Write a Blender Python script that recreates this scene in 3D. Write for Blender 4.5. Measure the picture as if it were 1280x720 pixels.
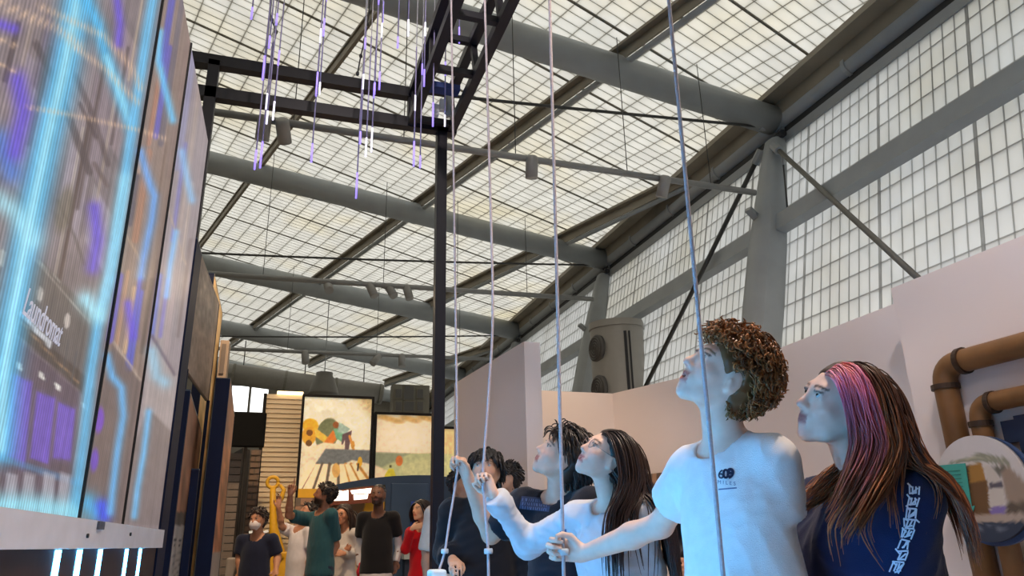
import bpy, bmesh, math, random
import numpy as np
from math import sin, cos, tan, radians, degrees, pi, sqrt, atan2
from mathutils import Vector, Matrix, noise as mnoise
for o in list(bpy.data.objects): bpy.data.objects.remove(o)
SC = bpy.context.scene
COL = SC.collection
random.seed(7); RNG = np.random.default_rng(7)

# ------------------------------------------------------------------ camera
FPX, PITCH, YAW, ROLL, CAMH = 925.0, radians(18.9), radians(18.6), radians(-1.24), 1.15
_f0 = Vector((sin(YAW), cos(YAW), 0)); _r0 = Vector((cos(YAW), -sin(YAW), 0)); _u0 = Vector((0, 0, 1))
CF = cos(PITCH)*_f0 + sin(PITCH)*_u0
_cu = cos(PITCH)*_u0 - sin(PITCH)*_f0
CR = cos(ROLL)*_r0 + sin(ROLL)*_cu
CU = cos(ROLL)*_cu - sin(ROLL)*_r0
CP = Vector((0, 0, CAMH))
cam = bpy.data.objects.new('camera', bpy.data.cameras.new('camera')); COL.objects.link(cam)
cam.data.sensor_width = 36; cam.data.lens = 36*FPX/1280
cam.data.clip_start = 0.05; cam.data.clip_end = 300
cam.matrix_world = Matrix(((CR.x, CU.x, -CF.x, 0), (CR.y, CU.y, -CF.y, 0), (CR.z, CU.z, -CF.z, CAMH), (0, 0, 0, 1)))
SC.camera = cam
SC.view_settings.view_transform = 'Standard'; SC.view_settings.look = 'None'
SC.view_settings.exposure = 0.0; SC.view_settings.gamma = 1.0; SC.view_settings.use_curve_mapping = False

# survey helpers: sight line of a photo point -> real position at a given depth / plane
def ray(x, y): return CF + CR*((x-640)/FPX) - CU*((y-360)/FPX)
def at(x, y, depth): return CP + ray(x, y)*depth
def atY(x, y, Y):
    r = ray(x, y); return CP + r*(Y/r.y)
def atX(x, y, X):
    r = ray(x, y); return CP + r*(X/r.x)
def atZ(x, y, Z):
    r = ray(x, y); return CP + r*((Z-CAMH)/r.z)
_CFn, _CRn, _CUn, _CPn = (np.array(v) for v in (CF, CR, CU, CP))
def projn(P):
    v = np.asarray(P, float)-_CPn; z = v@_CFn
    return 640+FPX*(v@_CRn)/z, 360-FPX*(v@_CUn)/z, z

# ------------------------------------------------------------------ sky: bright overcast, darker ground below the horizon
W = bpy.data.worlds.new('overcast_sky'); SC.world = W; W.use_nodes = True
wn = W.node_tree.nodes; wl = W.node_tree.links
wbg = wn['Background']; wtc = wn.new('ShaderNodeTexCoord'); wsp = wn.new('ShaderNodeSeparateXYZ'); wcr = wn.new('ShaderNodeValToRGB')
wl.new(wtc.outputs['Generated'], wsp.inputs[0]); wmp = wn.new('ShaderNodeMapRange')
wmp.inputs['From Min'].default_value = -1; wmp.inputs['From Max'].default_value = 1
wl.new(wsp.outputs['Z'], wmp.inputs['Value']); wl.new(wmp.outputs[0], wcr.inputs[0]); wl.new(wcr.outputs[0], wbg.inputs['Color'])
e = wcr.color_ramp.elements
e[0].position = 0.49; e[0].color = (0.10, 0.10, 0.10, 1); e[1].position = 1.0; e[1].color = (1.0, 0.985, 0.95, 1)
el = wcr.color_ramp.elements.new(0.505); el.color = (0.56, 0.56, 0.55, 1)
wbg.inputs['Strength'].default_value = 4.2

# ------------------------------------------------------------------ node materials
MATS = {}
def hexc(r, g, b):
    f = lambda v: (v/255/12.92) if v/255 <= .04045 else ((v/255+.055)/1.055)**2.4
    return (f(r), f(g), f(b), 1)
def mat(name, col, rough=.6, metal=0., var=.06, scale=8., bump=0., bscale=60., emit=None, estr=0., spec=None, attr=None, sheen=0., sss=0., stretch=None):
    if name in MATS: return MATS[name]
    m = bpy.data.materials.new(name); m.use_nodes = True; MATS[name] = m
    n, l = m.node_tree.nodes, m.node_tree.links
    b = n['Principled BSDF']; b.inputs['Roughness'].default_value = rough; b.inputs['Metallic'].default_value = metal
    if spec is not None: b.inputs['Specular IOR Level'].default_value = spec
    if sheen: b.inputs['Sheen Weight'].default_value = sheen
    if sss:
        b.inputs['Subsurface Weight'].default_value = sss; b.inputs['Subsurface Radius'].default_value = (.012, .005, .003); b.inputs['Subsurface Scale'].default_value = 1.
    tc = n.new('ShaderNodeTexCoord'); src = tc.outputs['Object']
    if stretch:
        mp = n.new('ShaderNodeMapping'); mp.inputs['Scale'].default_value = stretch; l.new(src, mp.inputs[0]); src = mp.outputs[0]
    nz = n.new('ShaderNodeTexNoise'); nz.inputs['Scale'].default_value = scale; nz.inputs['Detail'].default_value = 4
    l.new(src, nz.inputs['Vector'])
    mr = n.new('ShaderNodeMapRange'); mr.inputs['From Min'].default_value = .25; mr.inputs['From Max'].default_value = .75
    mr.inputs['To Min'].default_value = 1-var; mr.inputs['To Max'].default_value = 1+var; l.new(nz.outputs[0], mr.inputs['Value'])
    mx = n.new('ShaderNodeVectorMath'); mx.operation = 'SCALE'; l.new(mr.outputs[0], mx.inputs['Scale'])
    if attr:
        at_ = n.new('ShaderNodeAttribute'); at_.attribute_name = attr; l.new(at_.outputs['Color'], mx.inputs[0])
    else: mx.inputs[0].default_value = col[:3]
    l.new(mx.outputs[0], b.inputs['Base Color'])
    if bump:
        bz = n.new('ShaderNodeTexNoise'); bz.inputs['Scale'].default_value = bscale; bz.inputs['Detail'].default_value = 3; l.new(src, bz.inputs['Vector'])
        bp = n.new('ShaderNodeBump'); bp.inputs['Strength'].default_value = bump; bp.inputs['Distance'].default_value = .01
        l.new(bz.outputs[0], bp.inputs['Height']); l.new(bp.outputs[0], b.inputs['Normal'])
    if emit or (attr and estr):
        b.inputs['Emission Strength'].default_value = estr
        if attr: l.new(mx.outputs[0], b.inputs['Emission Color'])
        else: b.inputs['Emission Color'].default_value = emit
    return m
def pane_mat(name, trans, diff, stain, nscale):
    m = bpy.data.materials.new(name); m.use_nodes = True; n, l = m.node_tree.nodes, m.node_tree.links
    n.remove(n['Principled BSDF']); out = n['Material Output']
    g = n.new('ShaderNodeNewGeometry'); nz = n.new('ShaderNodeTexNoise'); nz.inputs['Scale'].default_value = nscale; nz.inputs['Detail'].default_value = 3
    l.new(g.outputs['Position'], nz.inputs['Vector'])
    cr = n.new('ShaderNodeValToRGB'); cr.color_ramp.elements[0].position = .5; cr.color_ramp.elements[0].color = trans; cr.color_ramp.elements[1].position = .78; cr.color_ramp.elements[1].color = stain
    l.new(nz.outputs[0], cr.inputs[0])
    # every panel aged a little differently
    oi = n.new('ShaderNodeTexNoise'); oi.inputs['Scale'].default_value = 2.9; oi.inputs['Detail'].default_value = 0; l.new(g.outputs['Position'], oi.inputs['Vector'])
    mr = n.new('ShaderNodeMapRange'); mr.inputs['From Min'].default_value = .3; mr.inputs['From Max'].default_value = .7; mr.inputs['To Min'].default_value = .93; mr.inputs['To Max'].default_value = 1.07; l.new(oi.outputs[0], mr.inputs['Value'])
    sc = n.new('ShaderNodeVectorMath'); sc.operation = 'SCALE'; l.new(cr.outputs[0], sc.inputs[0]); l.new(mr.outputs[0], sc.inputs['Scale'])
    t = n.new('ShaderNodeBsdfTranslucent'); l.new(sc.outputs[0], t.inputs['Color'])
    d = n.new('ShaderNodeBsdfDiffuse'); d.inputs['Color'].default_value = diff
    a = n.new('ShaderNodeAddShader'); l.new(t.outputs[0], a.inputs[0]); l.new(d.outputs[0], a.inputs[1]); l.new(a.outputs[0], out.inputs[0])
    MATS[name] = m; return m

# ------------------------------------------------------------------ mesh building
class MB:
    def __init__(s): s.v = []; s.f = []
    def add(s, vs, fs):
        b = len(s.v); s.v += [tuple(v) for v in vs]; s.f += [tuple(b+i for i in f) for f in fs]; return s
    def box(s, c, size, ax=None):
        c = Vector(c); X, Y, Z = ax if ax else (Vector((1, 0, 0)), Vector((0, 1, 0)), Vector((0, 0, 1)))
        h = [k/2 for k in size]; vs = []
        for i in (-1, 1):
            for j in (-1, 1):
                for k in (-1, 1): vs.append(c+X*(i*h[0])+Y*(j*h[1])+Z*(k*h[2]))
        return s.add(vs, [(0, 1, 3, 2), (4, 6, 7, 5), (0, 4, 5, 1), (2, 3, 7, 6), (0, 2, 6, 4), (1, 5, 7, 3)])
    def span(s, x0, x1, y0, y1, z0, z1): return s.box(((x0+x1)/2, (y0+y1)/2, (z0+z1)/2), (abs(x1-x0), abs(y1-y0), abs(z1-z0)))
    def bar(s, a, b, w, h=None, up=(0, 0, 1)):
        a, b = Vector(a), Vector(b); d = (b-a); L = d.length; d.normalize(); up = Vector(up)
        sx = d.cross(up)
        if sx.length < 1e-4: sx = d.cross(Vector((1, 0, 0)))
        sx.normalize(); sz = sx.cross(d)
        return s.box((a+b)/2, (w, L, h or w), (sx, d, sz))
    def ubar(s, a, b, w, h, up):
        """channel open on its upper side (a glazing rib seen from below)"""
        a, b, up = Vector(a), Vector(b), Vector(up).normalized(); d = (b-a).normalized(); x = d.cross(up).normalized()*(w/2); t = up*h
        return s.add([a-x, a+x, b+x, b-x, a-x+t, a+x+t, b+x+t, b-x+t], [(0, 1, 2, 3), (0, 4, 5, 1), (1, 5, 6, 2), (2, 6, 7, 3), (3, 7, 4, 0)])
    def tube(s, pts, r, n=12, cap=True, taper=None):
        P = [Vector(p) for p in pts]; R = list(r) if hasattr(r, '__len__') else [r]*len(P)
        T = []
        for i in range(len(P)):
            t = P[min(i+1, len(P)-1)]-P[max(i-1, 0)]; T.append(t.normalized() if t.length > 1e-9 else Vector((0, 0, 1)))
        nrm = T[0].orthogonal().normalized(); vs = []; prev = T[0]
        for i in range(len(P)):
            q = prev.rotation_difference(T[i]); nrm = (q @ nrm); nrm = (nrm-T[i]*nrm.dot(T[i])).normalized(); prev = T[i]; bn = T[i].cross(nrm)
            for k in range(n):
                a = 2*pi*k/n; vs.append(P[i]+(nrm*cos(a)+bn*sin(a))*R[i])
        fs = []
        for i in range(len(P)-1):
            for k in range(n):
                k2 = (k+1) % n; fs.append((i*n+k, i*n+k2, (i+1)*n+k2, (i+1)*n+k))
        if cap: fs.append(tuple(range(n-1, -1, -1))); fs.append(tuple((len(P)-1)*n+k for k in range(n)))
        return s.add(vs, fs)
    def lathe(s, c, prof, n=20, axis=(0, 0, 1)):
        ax = Vector(axis).normalized(); u = ax.orthogonal().normalized(); w = ax.cross(u); c = Vector(c); vs = []
        for (r, z) in prof:
            for k in range(n):
                a = 2*pi*k/n; vs.append(c+ax*z+(u*cos(a)+w*sin(a))*r)
        fs = [(i*n+k, i*n+(k+1) % n, (i+1)*n+(k+1) % n, (i+1)*n+k) for i in range(len(prof)-1) for k in range(n)]
        fs.append(tuple(range(n-1, -1, -1))); fs.append(tuple((len(prof)-1)*n+k for k in range(n)))
        return s.add(vs, fs)
    def prism(s, poly, ext):
        ext = Vector(ext); n = len(poly); P = [Vector(p) for p in poly]
        vs = P+[p+ext for p in P]
        fs = [tuple(range(n-1, -1, -1)), tuple(range(n, 2*n))]+[(i, (i+1) % n, n+(i+1) % n, n+i) for i in range(n)]
        return s.add(vs, fs)
    def mesh(s, name, m, smooth=False):
        me = bpy.data.meshes.new(name); me.from_pydata(s.v, [], s.f)
        bm = bmesh.new(); bm.from_mesh(me); bmesh.ops.recalc_face_normals(bm, faces=bm.faces); bm.to_mesh(me); bm.free()
        if m is not None: me.materials.append(m)
        if smooth:
            me.polygons.foreach_set('use_smooth', [True]*len(me.polygons))
        me.update(); return me
def link(name, me, parent=None):
    o = bpy.data.objects.new(name, me); COL.objects.link(o)
    if parent is not None: setpar(o, parent)
    return o
def setpar(o, parent):
    o.parent = parent
    P = parent; M = Matrix.Identity(4)
    M = WM(parent); o.matrix_parent_inverse = M.inverted()
def WM(o):
    M = o.matrix_basis.copy()
    if o.parent is not None: M = WM(o.parent) @ o.matrix_parent_inverse @ M
    return M
def obj(name, mb, m, parent=None, smooth=False, bevel=0.):
    me = mb.mesh(name, m, smooth); o = link(name, me, parent)
    if bevel:
        md = o.modifiers.new('bevel', 'BEVEL'); md.width = bevel; md.segments = 2; md.limit_method = 'ANGLE'; md.angle_limit = radians(40)
    return o
def autosmooth(o, ang=40):
    me = o.data; me.polygons.foreach_set('use_smooth', [True]*len(me.polygons))
    me.set_sharp_from_angle(angle=radians(ang)); return o
def tag(o, label=None, cat=None, group=None, kind=None):
    if label: o['label'] = label
    if cat: o['category'] = cat
    if group: o['group'] = group
    if kind: o['kind'] = kind
    return o
def thing(name, label, cat, loc=(0, 0, 0), group=None):
    o = bpy.data.objects.new(name, None); COL.objects.link(o); o.location = loc; o.empty_display_size = .1
    return tag(o, label, cat, group)
def struct(name, mb, m, parent=None, label=None, **k):
    o = obj(name, mb, m, parent, **k)
    if parent is None: tag(o, label, kind='structure')
    return o
def npmesh(name, V, Fq, m, smooth=True, col=None):
    me = bpy.data.meshes.new(name); V = np.asarray(V, np.float32); Fq = np.asarray(Fq, np.int32); k = Fq.shape[1]
    me.vertices.add(len(V)); me.vertices.foreach_set('co', V.ravel())
    me.loops.add(Fq.size); me.loops.foreach_set('vertex_index', Fq.ravel())
    me.polygons.add(len(Fq)); me.polygons.foreach_set('loop_start', np.arange(0, Fq.size, k, dtype=np.int32))
    try: me.polygons.foreach_set('loop_total', np.full(len(Fq), k, np.int32))
    except Exception: pass
    me.polygons.foreach_set('use_smooth', np.full(len(Fq), bool(smooth)))
    me.update(calc_edges=True); me.validate()
    if col is not None:
        ca = me.color_attributes.new('paint', 'FLOAT_COLOR', 'POINT'); c4 = np.ones((len(V), 4), np.float32); c4[:, :3] = col; ca.data.foreach_set('color', c4.ravel())
    if m is not None: me.materials.append(m)
    return me
def srgb(c):
    c = np.asarray(c, float)/255; return np.where(c <= .04045, c/12.92, ((c+.055)/1.055)**2.4)
# ------------------------------------------------------------------ printed / displayed surfaces: a slab whose face carries a colour attribute
def vnoise(x, y, seed=0):
    xi = np.floor(x).astype(int); yi = np.floor(y).astype(int); fx = x-xi; fy = y-yi
    fx = fx*fx*(3-2*fx); fy = fy*fy*(3-2*fy)
    def h(a, b):
        n = (a*374761393+b*668265263+seed*1442695) & 0x7fffffff; n = ((n ^ (n >> 13))*1274126177) & 0x7fffffff
        return ((n ^ (n >> 16)) & 0xffff)/65535.
    return (h(xi, yi)*(1-fx)+h(xi+1, yi)*fx)*(1-fy)+(h(xi, yi+1)*(1-fx)+h(xi+1, yi+1)*fx)*fy
class Paint:
    def __init__(s, X, Y, base): s.X, s.Y = X, Y; s.c = np.tile(np.array(base, float), (len(X), 1))
    def mix(s, a, col): a = np.clip(a, 0, 1)[:, None]; s.c = s.c*(1-a)+np.array(col, float)*a; return s
    def poly(s, pts, col, soft=.6, alpha=1.):
        X, Y = s.X, s.Y; ins = np.zeros(len(X), bool); d = np.full(len(X), 1e9); n = len(pts)
        for i in range(n):
            x0, y0 = pts[i]; x1, y1 = pts[(i+1) % n]
            with np.errstate(divide='ignore', invalid='ignore'):
                c = ((y0 > Y) != (y1 > Y)) & (X < (x1-x0)*(Y-y0)/((y1-y0) if y1 != y0 else 1e-9)+x0)
            ins ^= c; d = np.minimum(d, s._seg(x0, y0, x1, y1))
        return s.mix(alpha*np.clip(.5+np.where(ins, d, -d)/max(soft, 1e-6), 0, 1), col)
    def _seg(s, x0, y0, x1, y1):
        dx, dy = x1-x0, y1-y0; L = dx*dx+dy*dy+1e-12; t = np.clip(((s.X-x0)*dx+(s.Y-y0)*dy)/L, 0, 1)
        return np.hypot(s.X-x0-t*dx, s.Y-y0-t*dy)
    def line(s, pts, w, col, soft=.8, alpha=1.):
        d = np.full(len(s.X), 1e9)
        for a, b in zip(pts[:-1], pts[1:]): d = np.minimum(d, s._seg(*a, *b))
        return s.mix(alpha*np.clip(.5+(w/2-d)/max(soft, 1e-6), 0, 1), col)
    def glow(s, pts, w, col, alpha=1., p=2.):
        d = np.full(len(s.X), 1e9)
        for a, b in zip(pts[:-1], pts[1:]): d = np.minimum(d, s._seg(*a, *b))
        return s.mix(alpha*np.exp(-(d/w)**p), col)
    def ell(s, cx, cy, rx, ry, col, rot=0., soft=.15, alpha=1.):
        c, n = cos(rot), sin(rot); x = (s.X-cx)*c+(s.Y-cy)*n; y = -(s.X-cx)*n+(s.Y-cy)*c
        r = np.sqrt((x/rx)**2+(y/ry)**2); return s.mix(alpha*np.clip((1-r)/soft+.5, 0, 1), col)
    def speck(s, sx, sy, amp, seed=1):
        n = vnoise(s.X*sx, s.Y*sy, seed)*.65+vnoise(s.X*sx*2.3, s.Y*sy*2.3, seed+5)*.35
        s.c = np.clip(s.c*(1+amp*(n-.5)*2)[:, None], 0, 255); return s
def slab(name, P0, ux, uy, w, h, thick, nx, ny, fn, m, parent=None, uvpaint=False, mask=None):
    """rectangular board: lower-left P0, unit directions ux, uy; painted face on the +n side, n = ux x uy"""
    P0, ux, uy = Vector(P0), Vector(ux).normalized(), Vector(uy).normalized(); n = ux.cross(uy).normalized()
    a = np.linspace(0, w, nx+1); b = np.linspace(0, h, ny+1); A, B = np.meshgrid(a, b)
    V = np.array(P0)+A.ravel()[:, None]*np.array(ux)+B.ravel()[:, None]*np.array(uy)
    if uvpaint: X, Y = A.ravel(), B.ravel()
    else: X, Y, _ = projn(V)
    col = srgb(np.clip(fn(X, Y), 0, 255))
    i = np.arange((nx+1)*(ny+1)).reshape(ny+1, nx+1)
    F = np.stack([i[:-1, :-1], i[:-1, 1:], i[1:, 1:], i[1:, :-1]], -1).reshape(-1, 4)
    k = len(V); back = [P0-n*thick, P0+ux*w-n*thick, P0+ux*w+uy*h-n*thick, P0+uy*h-n*thick]
    V = np.vstack([V, np.array([tuple(p) for p in back])])
    c0, c1, c2, c3 = i[0, 0], i[0, -1], i[-1, -1], i[-1, 0]
    F = np.vstack([F, [[k+3, k+2, k+1, k], [c0, k, k+1, c1], [c1, k+1, k+2, c2], [c2, k+2, k+3, c3], [c3, k+3, k, c0]]])
    col = np.vstack([col, np.tile(srgb((40, 40, 42)), (4, 1))])
    me = npmesh(name, V, F, m, False, col); return link(name, me, parent)
def text(name, s, P, ux, uy, size, m, parent=None, ext=.002, shear=0., align='LEFT', bold=0.):
    cu = bpy.data.curves.new(name, 'FONT'); cu.body = s; cu.size = size; cu.extrude = ext; cu.shear = shear; cu.align_x = align; cu.offset = bold
    ux, uy = Vector(ux).normalized(), Vector(uy).normalized(); nz = ux.cross(uy)
    t = bpy.data.objects.new('tmp', cu); COL.objects.link(t)
    dg = bpy.context.evaluated_depsgraph_get(); me = bpy.data.meshes.new_from_object(t.evaluated_get(dg)); bpy.data.objects.remove(t)
    me.materials.clear(); me.materials.append(m)
    me.transform(Matrix.Translation(Vector(P)) @ Matrix((ux, uy, nz)).transposed().to_4x4())
    return link(name, me, parent)
M_PRINT = mat('printed_board', (1, 1, 1, 1), .6, 0, .02, 20, attr='paint')
M_BACKLIT = mat('backlit_mural_film', (1, 1, 1, 1), .5, 0, .02, 20, attr='paint', estr=.40)
# ================================================================== the hall: sloping translucent roof, leaning translucent wall
M_STEEL = mat('painted_steel', hexc(146, 150, 150), .5, 0, .08, 3, .05, 30)
M_STEEL_D = mat('painted_steel_warm', hexc(112, 108, 96), .55, 0, .1, 3)
M_PURLIN = mat('purlin_paint', hexc(128, 120, 104), .6, 0, .15, 2)
M_BAR = pane_mat('roof_bar', (.20, .195, .17, 1), (.12, .115, .10, 1), (.06, .05, .035, 1), .55)
M_WBAR = pane_mat('wall_bar', (.34, .342, .335, 1), (.16, .16, .16, 1), (.11, .105, .09, 1), .5)
M_DARK = mat('dark_gasket', hexc(40, 40, 42), .7)
M_ROD = mat('tie_rod_steel', hexc(62, 62, 60), .45, .3)
M_PANE = pane_mat('roof_fibreglass', (.205, .203, .19, 1), (.42, .42, .40, 1), (.21, .19, .135, 1), .55)
M_WPANE = pane_mat('wall_fibreglass', (.30, .308, .308, 1), (.44, .45, .45, 1), (.25, .24, .2, 1), .5)
HE = 5.8; XE = 1.19*HE; ZE = CAMH+HE; SLOPE = .145; ROFF = .35
NODES_Y = [1.8, 7.85, 13.8, 19.8, 25.9, 31.9]
E1 = Vector((1, 0, -SLOPE)).normalized(); E2 = Vector((0, 1, 0)); GA = radians(15.5)
GC = cos(GA)*E1+sin(GA)*E2; GP = -sin(GA)*E1+cos(GA)*E2; GN = GC.cross(GP).normalized()
RO = Vector((XE, 0, ZE+ROFF))
def roofpt(u, v, w=0.): return RO+GC*u+GP*v+GN*w
def beamz(X): return ZE-SLOPE*(X-XE)
XL, YB = -8.0, 32.3

def tray(w, l, d):      # a pane: shallow fibreglass tray, open to the sky side
    a, b = w/2, l/2
    return MB().add([(-a, -b, 0), (a, -b, 0), (a, b, 0), (-a, b, 0), (-a, -b, d), (a, -b, d), (a, b, d), (-a, b, d)],
                    [(3, 2, 1, 0), (0, 1, 5, 4), (1, 2, 6, 5), (2, 3, 7, 6), (3, 0, 4, 7)])
def raw_mesh(mb, name, m):
    me = bpy.data.meshes.new(name); me.from_pydata(mb.v, [], mb.f); me.materials.append(m); me.update(); return me
def glaze(root, pts, w, l, X, Y, N, m, thick, nmax, name):
    """pts: pane centres; the nmax largest in view become objects, the rest one joined part"""
    P = np.array([tuple(p) for p in pts]); px, py, pz = projn(P)
    inv = (pz > .5) & (px > 262) & (px < 1275) & (py > 2) & (py < 500)
    score = np.where(inv, 1/np.maximum(pz, .1)**3*np.abs((P-_CPn)@np.array(N)), 0)
    order = np.argsort(-score); big = [i for i in order[:nmax] if score[i] > 0]; bs = set(big)
    rot = Matrix((X, Y, N)).transposed().to_4x4()
    me = raw_mesh(tray(w, l, thick), name, m)
    for i in big:
        o = bpy.data.objects.new(name, me); COL.objects.link(o); o.parent = root
        o.matrix_basis = Matrix.Translation(P[i]) @ rot
    rest = MB(); t = tray(w, l, thick); T = [rot.to_3x3() @ Vector(v) for v in t.v]
    for i in range(len(P)):
        if i not in bs: rest.add([Vector(P[i])+v for v in T], t.f)
    r = link(name, raw_mesh(rest, name, m), root); r['kind'] = 'stuff'

# ---- roof glazing
CU_, CV_ = .335, 1.335/8
ceil_frame = MB()
pts = []; us = set(); rng_u = range(-52, 34); rng_v = range(-80, 160)
V0 = 6.61
ucells = [(-.45+(i+.5)*CU_) for i in rng_u]; vcells = [(V0+(j+.5)*CV_) for j in rng_v]
inside = lambda p: XL-.2 < p.x < XE+.28 and -2.0 < p.y < YB+.1
for u in ucells:
    for v in vcells:
        p = roofpt(u, v)
        if inside(p): pts.append(p)
# kerb ring of the roof is the structural object, panes and bars belong to it
ceil_frame.bar((XL, -2, beamz(XL)+ROFF+.06), (XL, YB, beamz(XL)+ROFF+.06), .2, .25)
ceiling = struct('ceiling', ceil_frame, M_PURLIN, label='sloping translucent fibreglass roof on steel purlins')
glaze(ceiling, pts, CU_-.014, CV_-.009, GC, GP, GN, M_PANE, .03, 300, 'pane')
def clip_line(fn, a, b, n=400):
    ts = [a+(b-a)*i/n for i in range(n+1)]; ok = [t for t in ts if inside(fn(t))]
    return (ok[0], ok[-1]) if len(ok) > 3 else None
for i in list(rng_u)+[rng_u[-1]+1]:
    u = -.45+i*CU_; r = clip_line(lambda t: roofpt(u, t), -20, 40)
    if r: obj('glazing_bar', MB().ubar(roofpt(u, r[0], -.002), roofpt(u, r[1], -.002), .017, .004, GN), M_BAR, ceiling)
for j in list(rng_v)+[rng_v[-1]+1]:
    v = V0+j*CV_; heavy = (j % 8 == 0); r = clip_line(lambda t: roofpt(t, v), -22, 16)
    if r:
        if heavy: obj('glazing_joint', MB().bar(roofpt(r[0], v, -.008), roofpt(r[1], v, -.008), .032, .022, GN), M_STEEL_D, ceiling)
        else: obj('glazing_bar', MB().ubar(roofpt(r[0], v, -.002), roofpt(r[1], v, -.002), .011, .004, GN), M_BAR, ceiling)

# ---- purlins follow the panel grid, skewed against the main beams
def purlin(u, wide, lab):
    fn = lambda t: roofpt(u, t, -.1)
    r = clip_line(fn, -15, 40)
    a, b = r; b = min(b, 30)
    t = thing('roof_purlin', lab, 'purlin', roofpt(u, a, -.1)); t['kind'] = 'structure'
    w = .20 if wide else .1
    obj('top_flange', MB().bar(roofpt(u, a, -.05), roofpt(u, b, -.05), w, .05, GN), M_PURLIN, t)
    obj('web', MB().bar(roofpt(u, a, -.16), roofpt(u, b, -.16), .02 if wide else .05, .18, GN), M_PURLIN, t)
    if wide:
        obj('lower_chord', MB().tube([roofpt(u+.06, a, -.27), roofpt(u+.06, b, -.27)], .045, 10), M_STEEL, t, True)
        k = math.ceil(a)
        while k < b-.5:
            obj('chord_strut', MB().bar(roofpt(u+.06, k, -.27), roofpt(u, k+.25, -.05), .03), M_STEEL_D, t); k += 2.0
    return t
purlin(-9.6, False, 'narrow dark roof purlin beside the plaster wall'); purlin(-6.55, False, 'narrow brown roof purlin high above the tall screens')
purlin(-3.5, False, 'narrow brown roof purlin crossing above the hanging light tubes')
purlin(-.45, True, 'grey roof purlin with lower tube running above the black rig')
purlin(2.6, True, 'grey roof purlin with lower tube meeting the first column head')
purlin(5.9, True, 'short grey roof purlin with lower tube at the far end of the hall')

# ---- main beams, tie rods, columns
ORD = ['behind the hanging ropes', 'first', 'second', 'third', 'fourth']
for i, y in enumerate(NODES_Y):
    t = thing('roof_beam', ['large grey tubular roof beam overhead in front of the columns', 'large grey tubular roof beam landing on the first column',
        'large grey tubular roof beam landing on the column beside the air unit', 'large grey tubular roof beam ending above the white pillar wall', 'large grey tubular roof beam one bay from the end wall', 'large grey tubular roof beam against the end wall'][i], 'beam', (XE, y, ZE)); t['kind'] = 'structure'
    obj('beam_tube', MB().tube([(XE-.12, y, beamz(XE-.12)), (XL, y, beamz(XL))], .215 if i < 3 else .26, 20), M_STEEL, t, True)
    obj('end_plate', MB().tube([(XE-.05, y, ZE), (XE-.16, y, beamz(XE-.16))], .17, 16), M_STEEL, t)
    if i in (1, 2, 3):
        tr = thing('tie_rod', ['dark tie rod under the beam of the first column', 'dark tie rod under the beam of the column beside the air unit', 'dark tie rod below the third roof beam'][i-1], 'rod', (XE, y, ZE-.15)); tr['kind'] = 'structure'
        pts2 = [(XE-.35-(XE+2.6)*k/20, y, ZE-.12-.0022*20*math.sin(pi*k/20)-.62*k/20) for k in range(21)]
        obj('rod', MB().tube(pts2, .022, 8), M_ROD, tr, True)
        obj('clevis', MB().tube([(XE-.38, y, ZE-.13), (XE-.05, y, ZE-.08)], .06, 8), M_STEEL, tr)
ev = thing('eave_girder', 'long grey eave girder of tube and channel along the leaning wall', 'girder', (XE, 13, ZE)); ev['kind'] = 'structure'
obj('edge_beam', MB().bar((XE-.20, -2, ZE+.29), (XE-.20, YB, ZE+.29), .28, .10, (SLOPE, 0, 1)), M_PURLIN, ev)
obj('edge_web', MB().span(XE-.13, XE-.07, -2, YB, ZE+.02, ZE+.28), M_PURLIN, ev)
obj('eave_tube', MB().tube([(XE, -2, ZE), (XE, YB, ZE)], .13, 16), M_STEEL, ev, True)
obj('shadow_channel', MB().bar((XE+.03, -2, ZE-.19), (XE+.03, YB, ZE-.19), .10, .12), M_DARK, ev)
obj('wall_head', MB().bar((XE-.0, -2, ZE-.32), (XE-.0, YB, ZE-.32), .12, .14), M_STEEL, ev)
for y in np.arange(0.3, YB, 1.525): obj('tube_collar', MB().tube([(XE, y-.03, ZE), (XE, y+.03, ZE)], .15, 16), M_STEEL, ev)
LEAN = tan(radians(12.0))
def wallx(z): return XE+.05-(ZE-z)*LEAN
COLB = [(1, 'tall tapered grey column beside the curly haired man'), (2, 'tapered grey column behind the air unit'), (3, 'tapered grey column behind the white pillar wall'), (0, 'tapered grey column outside the view'), ]
for i, lab in COLB[:3]:
    y = NODES_Y[i]; t = thing('steel_column', lab, 'column', (wallx(0)-.35, y, 0)); t['kind'] = 'structure'
    prof = [(6.62, .13), (6.3, .16), (5.6, .20), (4.8, .235), (4.0, .245), (2.5, .22), (0.0, .14)]
    mb = MB(); vs = []; n = 16
    for (z, r) in prof:
        x = XE-.06-(ZE-z)*.232
        for k in range(n):
            a = 2*pi*(k+.5)/n; ex = 3.0
            cx, sx = cos(a), sin(a); s = (abs(cx)**ex+abs(sx)**ex)**(-1/ex)
            vs.append((x+r*s*cx, y+r*s*sx*1.05, z))
    mb.add(vs, [(q*n+k, q*n+(k+1) % n, (q+1)*n+(k+1) % n, (q+1)*n+k) for q in range(len(prof)-1) for k in range(n)]+[tuple(range(n)), tuple((len(prof)-1)*n+k for k in range(n))])
    autosmooth(obj('shaft', mb, M_STEEL, t), 35)
    obj('head_pin', MB().tube([(XE-.14, y-.2, ZE-.30), (XE-.14, y+.2, ZE-.30)], .055, 12), M_DARK, t)
    obj('head_plate', MB().bar((XE-.08, y, ZE-.36), (XE-.02, y, ZE-.02), .2, .05, (1, 0, 0)), M_STEEL, t)
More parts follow.
